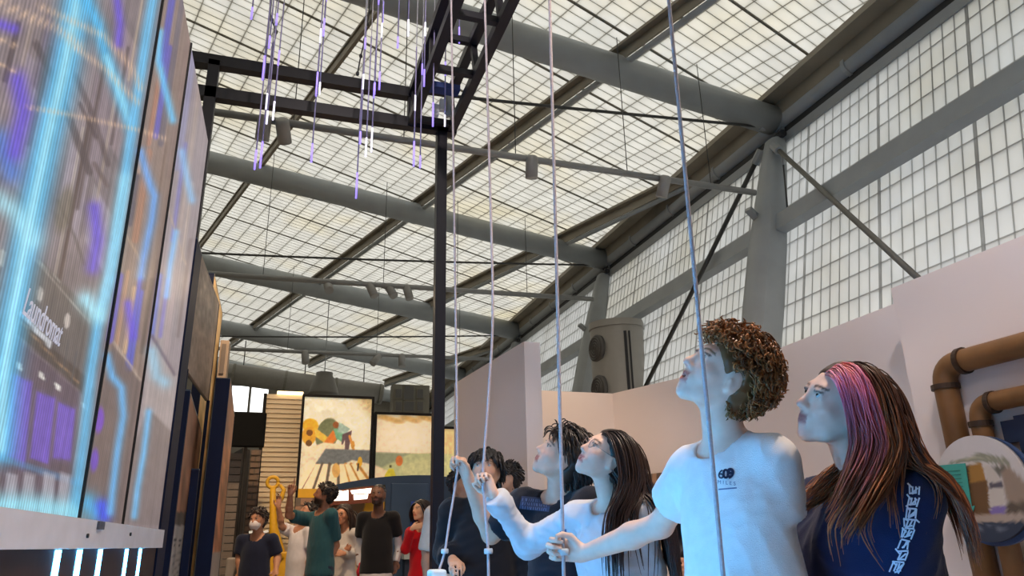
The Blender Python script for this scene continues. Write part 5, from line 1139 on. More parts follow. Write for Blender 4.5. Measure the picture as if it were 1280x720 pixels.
    for k in 'RL':
        A = arms[k]; sl = Sdf(); e, w_ = A['el'], A['wr']; th = A.get('th', 1.)*(.88 if fem else 1.)*b; fl = t['slack']
        if t['sleeve'] <= .55:
            q = t['sleeve']/.5; end = sh[k].lerp(e, q); sl.rc(sh[k], end.lerp(e, .3), .058*th+fl, .050*th+fl*1.5, .02); sl.plane(end, (e-sh[k]))
        else:
            q = (t['sleeve']-.5)/.5; end = e.lerp(w_, q); sl.rc(sh[k], e, .056*th+fl, .046*th+fl*1.2, .02); sl.rc(e, end+(w_-e)*.05, .046*th+fl*1.2, (.034*th+fl*(.5 if t['cuff'] else 1.)), .03)
            if t['cuff']: sl.rc(end-(w_-e)*.16, end-(w_-e)*.06, .040*th+fl*1.5, .040*th+fl*1.3, .02)
            sl.plane(end, (w_-e))
        G.sub(sl, .03)
    if t.get('hood'): 
        G.el(T(0, -.075, -.02), M, (.115*b, .06*b, .075*b), .03); G.rc(T(-.08, -.03, .0), T(0, .06, -.06), .032*b, .03*b, .03); G.rc(T(.08, -.03, .0), T(0, .06, -.06), .032*b, .03*b, .03)
    if t['fold']: G.fn(folds(t['fold'], t['foldf'], t['seed']))
    nk = Sdf(); nk.rc(hw(0, -.02, -.05), T(0, .012, t.get('neckz', -.045)), (.05 if fem else .058)*b+t['neck'], (.055 if fem else .064)*b+t['neck'], .02); nk.rc(T(0, .01, -.02), T(0, .045, -.0), .055*b, .062*b, .02); G.sub(nk, .004, 's')
    V, F = surf(G, t['vox'], pad=.03); col = np.tile(np.array(t['col'], float), (len(V), 1))
    if t.get('paint'): col = t['paint'](V, col, P)
    link(t.get('name', 'shirt'), npmesh('shirt', V, F, M_CLOTH, True, srgb(col)), root); P['G'] = G
    if t.get('under'):   # white layer showing below the shirt
        U = Sdf(); torso(U, t['fat']-.004); U.rc(T(0, 0, -.40), T(0, 0, t['hem']-.06), .10*b, .125*b, .06); U.el(T(0, 0, t['hem']-.02), M, (.17*b+t['fat'], .12*b+t['fat'], .12*b), .05); U.plane(T(0, 0, t['hem']-.045), -u); U.plane(T(0, 0, -.3), u)
        for k in 'RL':
            A = arms[k]; sl = Sdf(); sl.rc(sh[k], A['el'], .052, .05, .02); sl.rc(A['el'], A['wr'], .05, .042, .02); sl.plane(A['wr'], A['wr']-A['el']); sl.fn(folds(.004, 30, 5)); U.sub(sl, .01)
        V, F = surf(U, t['vox'], pad=.03); link('undershirt', npmesh('undershirt', V, F, M_CLOTH, True, srgb(np.tile(np.array(t['under'], float), (len(V), 1)))), root)
    if t.get('ring'):     # ribbed collar
        nb2 = T(0, .012, -.03); rr_ = (.057 if fem else .066)*b+t['neck']; d = (hw(0, -.02, -.06)-nb2).normalized(); a1, a2, a3 = frame(d, f)
        pts = [nb2+d*.0+(a1*cos(q)+a3*sin(q))*rr_-Vector((0, 0, 1))*(.012*max(0, sin(q))) for q in np.linspace(0, 2*pi, 41)]
        obj('collar', MB().tube(pts, .0065, 6, False), mat('collar_%d_%d_%d' % tuple(int(v) for v in t['ring']), hexc(*t['ring']), .9), root, True)
    L = Sdf(); fat = (lg.get('fat', .012)); L.el(T(0, -.01, -.56), M, ((.155 if fem else .155)*b*hipw+.008, .112*b+.008, .13*b), .05)
    for k in 'RL': L.rc(hip[k], kn[k], .08*b+fat, .06*b+fat, .05); L.rc(kn[k], an[k]-Vector((0, 0, .02)), .06*b+fat, .048*b+fat, .03)
    L.plane(T(0, 0, -.47), u); L.plane((0, 0, .06), (0, 0, -1)); L.fn(folds(.004, 22, 8))
    V, F = surf(L, max(vox, .012), pad=.03); link('trousers', npmesh('trousers', V, F, M_CLOTH, True, srgb(np.tile(np.array(lg.get('col', (40, 42, 52)), float), (len(V), 1)))), root)
    for k in 'RL':
        SH = Sdf(); SH.rc(an[k]-Vector((0, 0, .04))-f*.02, an[k]+f*.16*b-Vector((0, 0, .055)), .043*b, .037*b, .03); SH.plane((0, 0, .0), (0, 0, -1)); V, F = surf(SH, .012, pad=.02); link('shoe', npmesh('shoe', V, F, M_SHOE, True), root)
    if hair: hair(P)
    return P
# ------------------------------------------------------------------ hair
def hair_cap(P, col, infl=.012, front=.045, low=-.03, vox=.006, noise=.003, side=.0, back=-.09, ears=False):
    """cap over the skull: cut away in front of the face and below the hairline"""
    hw, s, M = P['hw'], P['hs'], P['HM']; S = Sdf(); S.el(hw(0, -.018, .038), M, ((.074+infl)*s, (.094+infl)*s, (.083+infl)*s)); S.el(hw(0, -.05, -.02), M, ((.062+infl)*s, (.052+infl)*s, (.07+infl)*s), .03)
    r, f, u = (Vector(k) for k in M); S.plane(hw(0, front, .04), f*.8-u*.55, .012); S.plane(hw(0, 0, back), -u, .01)
    S.plane(hw(0, -.01, low), f*.75-u*.66, .012)
    if ears:
        for sx in (-1, 1): S.el(hw(sx*.09, .002, -.012), M, (.035*s, .026*s, .040*s), .006, 's')
    S.fn(folds(noise, 90, 4)); V, F = surf(S, vox, pad=.012); C = np.tile(np.array(col, float), (len(V), 1)); return link('hair', npmesh('hair_cap', V, F, M_HAIR, True, srgb(C)), P['root'])
def scalp_roots(P, n, seed, front=.06, low=-.05, infl=.006, hl=.065):
    rg = np.random.default_rng(seed); out = []; hw, s, M = P['hw'], P['hs'], P['HM']
    while len(out) < n:
        v = rg.normal(size=3); v /= np.linalg.norm(v); q = v*np.array([.074+infl, .094+infl, .083+infl])+np.array([0, -.018, .038])
        if q[2] < low: continue
        if q[1] > .03 and q[2] < hl-.4*max(0, .05-q[1]): continue
        if q[1] > .004 and q[2] < .026: continue
        if abs(q[0]) > .05 and q[1] > -.028 and q[2] < .026: continue
        out.append(q)
    return np.array(out), rg
def grow(P, roots, rg, K, step, dirs, grav, keep, margin, wave=0., body=True, wf=40., drift=None, stiff=.0):
    """strands start at local roots, bend under gravity and slide over head and clothes"""
    M = P['HM']; c = A3(P['hc']); s = P['hs']; p = c+(roots*s)@M; d = dirs@M; d /= np.linalg.norm(d, axis=1, keepdims=True); out = [p.copy()]
    cols = [P['HS']]+([P['G']] if body else []); ph = rg.uniform(0, 6.28, len(p)); ax = rg.normal(size=(len(p), 3))
    mg = margin*(.5+rg.random(len(p)))
    for i in range(1, K):
        g = np.array([0, 0, -1.])*grav; d = d*keep+g+(drift(p, i) if drift else 0); d /= np.linalg.norm(d, axis=1, keepdims=True)+1e-9
        p = p+d*step
        for S in cols:
            e = S(p); m = e < mg
            if m.any():
                q = p[m]; h = .004; gr = np.stack([S(q+np.eye(3)[j]*h)-S(q-np.eye(3)[j]*h) for j in range(3)], 1); gr /= np.linalg.norm(gr, axis=1, keepdims=True)+1e-9
                p[m] = q+gr*(mg[m]-e[m])[:, None]
        d = (p-out[-1]); d /= np.linalg.norm(d, axis=1, keepdims=True)+1e-9
        out.append(p.copy())
    Q = np.stack(out, 1)
    if wave:
        k = np.arange(K)*step; env = np.clip(k/.08, 0, 1); Q = Q+(np.sin(k[None]*wf+ph[:, None])*env[None]*wave)[:, :, None]*(ax/np.linalg.norm(ax, axis=1, keepdims=True))[:, None, :]
    return Q
def jitter(rg, col, n, K, amt=.16, tip=None):
    c = np.array(col, float); f = 1+amt*rg.normal(size=(n, 1, 1)); C = np.tile(c, (n, K, 1))*np.clip(f, .5, 1.6)
    if tip is not None: t = (np.linspace(0, 1, K)**1.5)[None, :, None]; C = C*(1-t)+np.array(tip, float)*t
    return np.clip(C, 0, 255)
def short_hair(col, n=420, L=.05, K=6, seed=1, out=.9, back=.5, rad=.0042, low=-.05, cap=.012, grav=.25, fr=.0, vox=.006, curl=0., up=.3, front=.045, capback=-.09, caplow=-.03, rfront=.065):
    def go(P):
        o = hair_cap(P, np.array(col)*.8, cap, front, vox=vox, low=caplow, back=capback, ears=True)
        R, rg = scalp_roots(P, n, seed, low=low, hl=rfront); nrm = (R-np.array([0, -.018, .038]))/np.array([.074, .094, .083])**2; nrm /= np.linalg.norm(nrm, axis=1, keepdims=True)
        D = nrm*out+np.array([0, -back, up])+rg.normal(size=nrm.shape)*.35; D[:, 1] += fr*(R[:, 1] > .03)
        Q = grow(P, R, rg, K, L/K, D, grav, .8, cap*.9, body=False)
        if curl:
            t = np.linspace(0, 1, K); ph = rg.uniform(0, 6.28, (len(R), 1)); a = 2*pi*t[None]*1.6+ph; T = Q[:, -1]-Q[:, 0]; T /= np.linalg.norm(T, axis=1, keepdims=True)+1e-9; U = np.cross(T, rg.normal(size=T.shape)); U /= np.linalg.norm(U, axis=1, keepdims=True)+1e-9; Wv = np.cross(T, U)
            amp = curl*(.35+.65*t)[None, :, None]*(.7+.6*rg.random((len(R), 1, 1))); Q = Q+(U[:, None]*np.cos(a)[:, :, None]+Wv[:, None]*np.sin(a)[:, :, None])*amp
        r_ = rad*np.array([1]*(K-2)+[.8, .35]); link('hair_strands', strands_mesh('hair_strands', Q, r_, srgb(jitter(rg, col, len(R), K, .22)), M_HAIR), o)
    return go
# ------------------------------------------------------------------ helpers that dress figures
def decal(P, s, px, Y_hint, size, m, name='lettering', rot=0., bold=.0, off=.0025):
    """flat lettering laid on the garment: letters are set facing the sight line of the survey point, then pressed onto the cloth"""
    c = at(px[0], px[1], Y_hint); G = P['G']; d = ray(*px).normalized(); ux = (CR-d*CR.dot(d)).normalized(); uy = ux.cross(d)*-1; uy = d.cross(ux)*-1 if d.cross(ux).z < 0 else d.cross(ux)
    a = radians(rot); u2 = ux*cos(a)+uy*sin(a); v2 = -ux*sin(a)+uy*cos(a)
    o = text(name, s, c, u2, v2, size, m, None, 0., 0., 'CENTER', bold); bm = bmesh.new(); bm.from_mesh(o.data); bmesh.ops.triangulate(bm, faces=bm.faces); bmesh.ops.subdivide_edges(bm, edges=[e for e in bm.edges if e.calc_length() > size*.3], cuts=1); bm.to_mesh(o.data); bm.free()
    V = np.array([v.co for v in o.data.vertices]); D = A3(d); p = V-D*.35; 
    for _ in range(90): e = G(p)-off; p = p+D*np.clip(e, -.01, .03)[:, None]*.7
    ok = np.abs(G(p)-off) < .006; t_ = (p-V)@D; p[~ok] = V[~ok]+D*np.median(t_[ok])
    o.data.vertices.foreach_set('co', p.astype(np.float32).ravel()); o.data.update(); setpar(o, P['root']); return o
def patch(P, poly, depth, m, name, off=.0022, n=14):
    """a printed patch pressed on the cloth inside a four-sided survey outline"""
    G = P['G']; V = []; 
    for j in range(n+1):
        for i in range(n+1):
            a, b = i/n, j/n; x = (poly[0][0]*(1-a)+poly[1][0]*a)*(1-b)+(poly[3][0]*(1-a)+poly[2][0]*a)*b; y = (poly[0][1]*(1-a)+poly[1][1]*a)*(1-b)+(poly[3][1]*(1-a)+poly[2][1]*a)*b
            V.append(tuple(at(x, y, depth-.3)))
    p = np.array(V); D = p-_CPn; D /= np.linalg.norm(D, axis=1, keepdims=True)
    for _ in range(50): e = G(p)-off; p = p+D*np.clip(e, -.02, .05)[:, None]*.8
    F = [(j*(n+1)+i, j*(n+1)+i+1, (j+1)*(n+1)+i+1, (j+1)*(n+1)+i) for j in range(n) for i in range(n)]
    return link(name, npmesh(name, p, F, m, True), P['root'])
def strokes(P, lines, depth, w, m, name, off=.003):
    """small printed pen strokes pressed on the cloth"""
    G = P['G']; V, F = [], []
    for ln in lines:
        pts = []
        for (x0, y0), (x1, y1) in zip(ln[:-1], ln[1:]):
            k = max(2, int(math.hypot(x1-x0, y1-y0)/1.5)+1); pts += [(x0+(x1-x0)*i/k, y0+(y1-y0)*i/k) for i in range(k)]
        pts.append(ln[-1]); b0 = len(V)
        for i, (x, y) in enumerate(pts):
            a = pts[max(i-1, 0)]; b = pts[min(i+1, len(pts)-1)]; dx, dy = b[0]-a[0], b[1]-a[1]; L = math.hypot(dx, dy)+1e-9; nx, ny = -dy/L*w/2, dx/L*w/2
            V += [tuple(at(x+nx, y+ny, depth-.25)), tuple(at(x-nx, y-ny, depth-.25))]
        F += [(b0+2*i, b0+2*i+1, b0+2*i+3, b0+2*i+2) for i in range(len(pts)-1)]
    p = np.array(V); D = p-_CPn; D /= np.linalg.norm(D, axis=1, keepdims=True)
    for _ in range(80): e = G(p)-off; p = p+D*np.clip(e, -.01, .03)[:, None]*.7
    return link(name, npmesh(name, p, F, m, True), P['root'])
def imgdir(pitch, yaw=0.):
    """head directions for someone seen in profile facing the left of the picture, chin raised by pitch, turned to the viewer by yaw"""
    a, b = radians(pitch), radians(yaw); h = (-CR*cos(b)-CF*sin(b)); f = h*cos(a)+CU*sin(a); return f, -h*sin(a)+CU*cos(a)
def long_hair(col, n0=520, L=.5, seed=2, tip=None, rad=.0048, wave=.006, wf=30., paint=None, part=0., K=26, capcol=None, front_push=0., margin=.010, keep=.75, grav=.34, drift=None, vox=.006, cap=.012, capfront=.05, fall=None, caplow=-.03, tuck=0, clump=.34, sides=3):
    def go(P):
        o = hair_cap(P, capcol if capcol is not None else np.array(col)*.85, cap, capfront, low=caplow, vox=vox)
        n = n0; R, rg = scalp_roots(P, n, seed, low=-.04); nrm = (R-np.array([0, -.018, .038]))/np.array([.074, .094, .083])**2; nrm /= np.linalg.norm(nrm, axis=1, keepdims=True)
        sd = np.sign(R[:, 0]-part)[:, None]*np.array([[1., 0, 0]]); D = nrm*.30+sd*.75+np.array([0, -.45, .1])+rg.normal(size=nrm.shape)*.06
        D -= nrm*np.clip((D*nrm).sum(1), 0, 9)[:, None]*.85
        if tuck: sel = ~((R[:, 0] > part-.002) & (R[:, 1] > -.055)); R, D, nrm = R[sel], D[sel], nrm[sel]
        n = len(R)
        lens = .72+.28*rg.random(n); dr = (lambda p, i: drift(p, i, R, P)) if drift else None
        Q = grow(P, R, rg, K, L/K, D, grav, keep, margin, 0., True, wf, dr)
        # strands gather in locks towards the ends
        nl = max(8, n//14); lead = rg.choice(n, nl, replace=False); mid = K//3; who = np.argmin(((Q[:, None, mid]-Q[None, lead, mid])**2).sum(-1), 1)
        tcl = (np.clip((np.linspace(0, 1, K)-.2)/.8, 0, 1)**1.2)[None, :, None]*clump; Q = Q*(1-tcl)+Q[lead[who]]*tcl+(rg.normal(size=(n, 1, 3))*.004)*tcl
        kk = np.linspace(0, L, K); pl = rg.uniform(0, 6.28, len(lead)); ax = rg.normal(size=(len(lead), 3)); ax /= np.linalg.norm(ax, axis=1, keepdims=True); ph = pl[who]+rg.normal(size=n)*.35
        Q = Q+(np.sin(kk[None]*wf+ph[:, None])*np.clip((kk-.06)/.15, 0, 1)[None]*wave)[:, :, None]*ax[who][:, None, :]
        # uneven ends
        t = np.linspace(0, 1, K); Q2 = np.empty_like(Q)
        for i in range(n):
            tt = t*lens[i]
            for ax in range(3): Q2[i, :, ax] = np.interp(tt, t, Q[i, :, ax])
        C = jitter(rg, col, n, K, .2, tip)
        if paint: C = paint(C, R, t, rg)
        r_ = rad*np.concatenate([np.full(K-6, 1.), np.linspace(1, .25, 6)]); link('hair_strands', strands_mesh('hair_strands', Q2, r_, srgb(np.clip(C, 0, 255)), M_HAIR, sides), o)
    return go
M_INK = mat('print_dark_blue', hexc(30, 36, 66), .8); M_INKW = mat('print_white', hexc(225, 228, 235), .8); M_INKG = mat('print_grey_blue', hexc(96, 112, 150), .8)
SK_L = (236, 200, 182); SK_M = (206, 158, 128); SK_T = (190, 140, 108); SK_D = (112, 74, 56); SK_D2 = (98, 64, 48)

# ================================================================== the rope pullers
def man_white():
    f, u = imgdir(35, 6); H = dict(c=at(904, 470, 2.10), fwd=f, up=u, s=1.0, skin=SK_L, brow=(96, 66, 42), mouth=.006, look=f*.9+u*.25)
    rp = at(704, 689, 2.47); d = (-CR*.95+CF*.25+Vector((0, 0, .12))).normalized(); n = (TOCAM*.95+Vector((0, 0, -.15))).normalized(); wr = rp-d*.070-n*.030
    P = person('person with curly brown hair in a white t-shirt pulling a rope', H, at(905, 550, 2.10), az(56), lean=(IMGL.x*.10, IMGL.y*.10), bs=1.0, shw=.94, 
        arms=dict(R=dict(sh=at(868, 590, 2.16), el=at(826, 656, 2.33), wr=wr, d=d, n=n, side=(0, 0, 1), curl=(55, 92, 60), thumb_in=.55), L=dict(sh=at(964, 578, 1.98), el=at(978, 702, 1.95), wr=at(950, 800, 1.90))),
        top=dict(col=(236, 236, 240), sleeve=.275, hem=-.60, fold=.0028, foldf=46, fat=.012, slack=.018, neck=.004, seed=11, vox=.006, name='t_shirt'), vox=.0052, hair=short_hair((134, 86, 46), 1300, .050, 14, 3, out=1.0, back=.15, rad=.0026, low=-.06, cap=.018, grav=.1, curl=.0075, up=.3, vox=.005, front=.066, rfront=.055, caplow=-.045, capback=-.075))
    decal(P, '6', (901, 598), 2.05, .033, M_INK, 'shirt_number', -6, .0004); decal(P, '0', (907, 597.6), 2.05, .033, M_INK, 'shirt_number', -6, .0014); decal(P, '9', (913, 597), 2.05, .033, M_INK, 'shirt_number', -6, .0024)
    decal(P, 'M I L E S', (908, 605.5), 2.05, .013, M_INKG, 'shirt_word', -6, .0); patch(P, [(898, 611), (921, 609), (921, 610.6), (898, 612.6)], 2.05, M_INKG, 'shirt_line')
    return P
def woman_pink():
    f, u = imgdir(18, 5); H = dict(c=at(1050, 508, 1.98), fwd=f, up=u, s=.97, skin=(226, 188, 170), brow=(70, 48, 40), fem=1, lip=(178, 108, 104), look=f+u*.2)
    def drift(p, i, R, P):
        d = np.zeros_like(p); far = R[:, 0] > 0; rnd = (R[:, 2]*997) % 1; front = (~far & (R[:, 1] > -.02)) | (far & (rnd < .65)); f_ = A3(P['f']); r_ = A3(P['r'])
        dz = P['hc'].z-p[:, 2]; low = (dz > .105) & (dz < .32)
        d[front & low & ~far] += f_*.34; d[front & low & far] += f_*.55; d[~front & (dz > .105) & (dz < .2) & ~far] += -f_*.30; d[~front & low & far] += -f_*.1
        d[front & (dz > .32)] += -f_*.12
        return d
    def paint(C, R, t, rg):
        near = (R[:, 0] < -.004); pk = near & (R[:, 1] > .026); K = C.shape[1]
        blend = np.clip((t-.02)/.2, 0, 1)[None, :, None]; fade = np.clip(1.25-t/.75, 0, 1)[None, :, None]
        C[pk] = C[pk]*(1-.9*fade)+np.array([255, 138, 184])*.9*fade*(.85+.3*rg.random((pk.sum(), 1, 1)))
        top_ = np.clip(1-t/.22, 0, 1)[None, :, None]*.6; C[pk] = C[pk]*(1-top_)+np.array([236, 172, 130])*top_
        hl = ((rg.random(len(R)) < .22) | ((R[:, 1] > .0) & (rg.random(len(R)) < .5))) & ~pk; tt = np.clip((t-.1)/.4, 0, 1)[None, :, None]; C[hl] = C[hl]*(1-tt*.8)+np.array([200, 120, 74])*tt*.8
        return C
    P = person('person with pink streaked long brown hair in a navy sweatshirt', H, at(1078, 600, 2.02), az(72), bs=.98, fem=1,
        arms=dict(R=dict(el=at(1016, 792, 1.93), wr=at(938, 752, 1.82)), L=dict(sh=at(1138, 625, 1.86), el=at(1122, 772, 1.78), wr=at(1020, 800, 1.9))), bust=1., hipw=1.1, waist=1.15, shw=1.1,
        top=dict(col=(30, 38, 74), sleeve=.97, fold=.006, foldf=52, fat=.024, slack=.028, hem=-.58, seed=5, vox=.007, cuff=True, name='sweatshirt'), vox=.0056,
        hair=long_hair((76, 46, 34), 3000, .47, 21, (128, 76, 50), .0020, .009, 21, paint, part=-.004, K=24, drift=drift, cap=.009, margin=.014, capfront=.052, tuck=1))
    rg = random.Random(9); S_ = []
    spine = [(1143, 606), (1142, 620), (1141, 634), (1138, 648), (1136, 660), (1131, 674), (1128, 688), (1124, 702), (1118, 716)]
    for (x, y), (x1, y1) in zip(spine[:-1], spine[1:]):
        w_ = rg.uniform(5, 7.5); j = lambda a=1.6: rg.uniform(-a, a)
        g_ = [[(x-w_+j(), y+1+j()), (x+w_+j(), y+2+j())], [(x-w_+j(), y+1), (x1-w_+j(), y1-1+j())], [(x+w_+j(), y+2), (x1+w_+j(), y1+j())], [(x-w_*.3+j(), y+2), (x1-w_*.3+j(), y1-2)], [(x+w_*.35+j(), y+2), (x1+w_*.35+j(), y1-3)], [(x-w_-2.5, y-1+j()), (x-w_+3, y+4+j())], [(x-w_*.6, y1-3), (x+w_*.7, y+4)], [(x-w_, y1-2+j()), (x+w_*.4, y1-4+j())]]
        S_ += [q_ for q_ in g_ if rg.random() < .8]
        if rg.random() < .6: S_.append([(x+w_, y+1), (x+w_+5, y+rg.uniform(-5, 7))])
    strokes(P, S_, 1.8, 2.1, mat('sleeve_print', hexc(214, 220, 236), .8), 'sleeve_lettering', .004)
    return P
def woman_grey():
    f, u = imgdir(36, 16); H = dict(c=at(757, 571, 3.0), fwd=f, up=u, s=.95, skin=(228, 190, 170), brow=(52, 38, 32), fem=1, lip=(176, 96, 96), mouth=.004, look=f+u*.1)
    rp = at(604, 600, 3.2); d = (-CR*.45+Vector((0, 0, .85))+CF*.15).normalized(); n = (TOCAM*.8-CR*.45).normalized(); wr = rp-d*.066-n*.026
    def drift(p, i, R, P):
        dd = np.zeros_like(p); f_ = A3(P['f']); r_ = A3(P['r']); dz = P['hc'].z-p[:, 2]; low = (dz > .09) & (dz < .20); fr = R[:, 1] > -.01
        dd[fr & low] += f_*.30+r_*.05; dd[~fr & low] += -f_*.12
        return dd
    P = person('person with long dark hair and glasses in a pale grey sweatshirt pulling a rope', H, at(765, 629, 3.02), az(58), bs=.95, fem=1,
        arms=dict(R=dict(sh=at(722, 648, 3.10), el=at(660, 680, 3.26), wr=wr, d=d, n=n, side=(-CR*.5+Vector((0, 0, .8))), curl=(60, 88, 55), thumb_in=.5), L=dict(el=at(812, 715, 2.88), wr=at(795, 810, 2.85))), bust=.8,
        top=dict(col=(206, 208, 216), sleeve=.98, fold=.007, foldf=70, fat=.022, slack=.017, hem=-.58, seed=9, vox=.0085, cuff=True, name='sweatshirt'), vox=.007,
        hair=long_hair((48, 32, 27), 1400, .60, 8, (58, 38, 32), .0029, .003, 18, None, part=.0, K=22, tuck=1, drift=drift, cap=.010, margin=.014, vox=.007, capfront=.052))
    patch(P, [(700, 664), (708, 661), (709, 676), (701, 680)], 3.0, M_INKG, 'chest_print')
    # glasses
    hw, s = P['hw'], P['hs']; gl = mat('glasses_frame', hexc(150, 130, 124), .3, .4)
    for sx in (-1, 1):
        obj('glasses', MB().tube([hw(sx*.031+.021*cos(q), .104-.004*abs(cos(q)), .009+.018*sin(q)) for q in np.linspace(0, 2*pi, 25)], .0012, 5, False), gl, P['root'], True)
        obj('glasses', MB().tube([hw(sx*.052, .100, .012), hw(sx*.078, .01, .012)], .0012, 5), gl, P['root'], True)
    return P
def man_dark():
    f, u = imgdir(33, 4); H = dict(c=at(703, 571, 3.5), fwd=f, up=u, s=1.06, skin=(218, 178, 156), brow=(40, 32, 28), look=f)
    rp = at(571.5, 581, 3.6); d = (-CR*.45+Vector((0, 0, .9))).normalized(); n = (TOCAM*.6-CR*.7).normalized(); wr = rp-d*.070-n*.028
    P = person('person with dark swept hair in a black printed t-shirt reaching for a rope', H, at(700, 618, 3.52), az(52), bs=1.04,
        arms=dict(R=dict(sh=at(656, 632, 3.58), el=at(614, 668, 3.66), th=1.15, wr=wr, d=d, n=n, side=(-CR*.3+Vector((0, 0, .9))), curl=(58, 90, 55))),
        top=dict(col=(30, 32, 42), sleeve=.36, fold=.005, foldf=58, fat=.018, slack=.018, seed=4, vox=.0095, neck=.004, name='t_shirt'), vox=.0078,
        hair=short_hair((44, 34, 30), 900, .085, 9, 6, out=.12, back=1.0, rad=.0038, cap=.024, grav=.36, up=.15, vox=.007, fr=.0, front=.062, rfront=.055, caplow=-.045))
    patch(P, [(652, 620), (689, 623), (686, 640), (649, 636)], 3.3, mat('print_block', hexc(52, 62, 92), .85), 'chest_print')
    rg = random.Random(4); strokes(P, [[(654+i*2.6+rg.uniform(-.6, .6), 622.5+i*.22+j*5), (654+i*2.6+rg.uniform(-1.4, 1.4), 626.2+i*.22+j*5)] for i in range(12) for j in range(3)], 3.3, .9, M_INKG, 'print_letters', .0045)
    return P
def man_hoodie():
    f, u = az(6, 14), (0, 0, 1); H = dict(c=at(607, 590, 4.3), fwd=f, up=u, s=1.0, skin=(204, 162, 138), brow=(36, 30, 28), look=az(30, 30))
    P = person('person in a black hoodie with small white lettering facing the ropes', H, at(607, 627, 4.32), az(8), bs=1.02,
        arms=dict(R=dict(el=at(560, 690, 4.34), wr=at(566, 700, 4.12), n=(0, 0, -1), side=IMGL*-1)), 
        top=dict(col=(26, 24, 28), sleeve=.97, fold=.006, foldf=50, fat=.026, slack=.03, hood=1, seed=6, vox=.010, cuff=True, name='hoodie'), vox=.009,
        hair=short_hair((34, 28, 27), 600, .075, 7, 5, out=.3, back=-.35, rad=.0056, cap=.016, grav=.5, up=.25, vox=.008, fr=.9, front=.06))
    strokes(P, [[(598, 638), (593, 638), (593, 642), (598, 642.5), (598, 640)], [(601, 638), (605, 637.5), (605, 642), (601, 642.5)], [(608, 637), (608, 642)], [(611, 642), (611, 637), (614, 637), (614, 642)], [(616, 637), (621, 637), (621, 642), (616, 642), (616, 637)]], 4.2, 1.3, mat('hoodie_print', hexc(196, 190, 204), .8), 'chest_lettering')
    return P
man_white(); woman_pink(); woman_grey(); man_dark(); man_hoodie()
# ---- visitors half hidden behind the pullers
def head_up(px, py, dep, a, pitch, **k): d = dict(c=at(px, py, dep), fwd=az(a, pitch), up=(0, 0, 1)); d.update(k); return d
person('person with short dark hair half hidden behind the black hoodie', head_up(634, 598, 6.1, 70, 5, skin=(200, 152, 124), s=1.0), at(640, 624, 6.12), az(60), top=dict(col=(44, 44, 50), sleeve=.4, vox=.013), vox=.012, hair=short_hair((46, 36, 32), 200, .05, 5, 3, rad=.008, vox=.009), eyes=False)
person('person in a cream shirt standing behind the black post', head_up(578, 607, 5.9, -40, 0, skin=(180, 132, 104), s=1.0), at(571, 634, 5.92), az(-20), top=dict(col=(212, 196, 180), sleeve=.5, vox=.013), vox=.012, hair=short_hair((40, 32, 30), 200, .05, 5, 4, rad=.008, vox=.009), eyes=False)
person('person in a black jacket behind the curly haired man', head_up(905, 560, 4.3, 160, 0, skin=(190, 140, 112)), at(900, 600, 4.3), az(150), arms=dict(R=dict(el=at(874, 690, 4.2), wr=at(862, 706, 4.0)), L=dict(el=at(842, 680, 4.35), wr=at(868, 700, 4.1))), top=dict(col=(34, 30, 30), sleeve=.97, fold=.007, fat=.05, slack=.04, vox=.013, name='jacket'), vox=.012, hair=short_hair((40, 32, 30), 200, .05, 5, 4, rad=.008, vox=.009), eyes=False)
bg = thing('tan_bag', 'tan fabric bag hanging behind the woman in the pale sweatshirt', 'bag', at(815, 705, 3.9))
BS = Sdf(); BS.el(at(814, 690, 3.95), np.eye(3), (.085, .07, .10)); BS.el(at(812, 712, 3.95), np.eye(3), (.095, .08, .09), .04); BS.fn(folds(.008, 22, 3)); V, F = surf(BS, .008, pad=.02)
link('bag_body', npmesh('bag_body', V, F, M_CLOTH, True, np.tile(srgb((176, 142, 108)), (len(V), 1))), bg)
obj('strap', MB().tube(smooth_path([at(806, 676, 3.9), at(820, 640, 3.98), at(842, 622, 4.12), at(862, 616, 4.2)], 6), .012, 6), mat('strap_brown', hexc(150, 108, 78), .8), bg, True)

# ================================================================== visitors in the background
GB = 'visitors looking up in the background'
P = person('person in a navy work shirt and white face mask standing by the grey tower model', head_up(322, 650, 9.0, 10, 0, skin=(186, 132, 102), s=1.05, brow=(30, 26, 24)), at(322, 669, 9.0), az(4), bs=1.08, shw=.92, arms=dict(R=dict(el=at(299, 695, 8.95), wr=at(299, 717, 8.85)), L=dict(el=at(347, 695, 8.95), wr=at(345, 712, 8.75))),
    top=dict(col=(34, 38, 58), sleeve=.44, fat=.014, slack=.014, vox=.014, name='work_shirt', hem=-.66), vox=.011, hair=short_hair((52, 40, 36), 260, .05, 5, 2, rad=.009, cap=.018, vox=.010), group=GB)
MK = Sdf(); MK.el(P['hw'](0, .045, -.052), P['HM'], (.068, .078, .068)); MK.plane(P['hw'](0, .045, -.008), Vector(P['HM'][2])); MK.plane(P['hw'](0, .02, 0), -Vector(P['HM'][1])); V, F = surf(MK, .006); link('face_mask', npmesh('face_mask', V, F, M_CLOTH, True, np.tile(srgb((226, 216, 216)), (len(V), 1))), P['root'])
patch(P, [(329, 664), (335, 662), (336, 665), (330, 667)], 8.8, M_INKW, 'shirt_badge', .004, 4); patch(P, [(311, 664), (316, 663), (316, 666), (311, 667)], 8.8, M_INKW, 'shirt_badge', .004, 4)
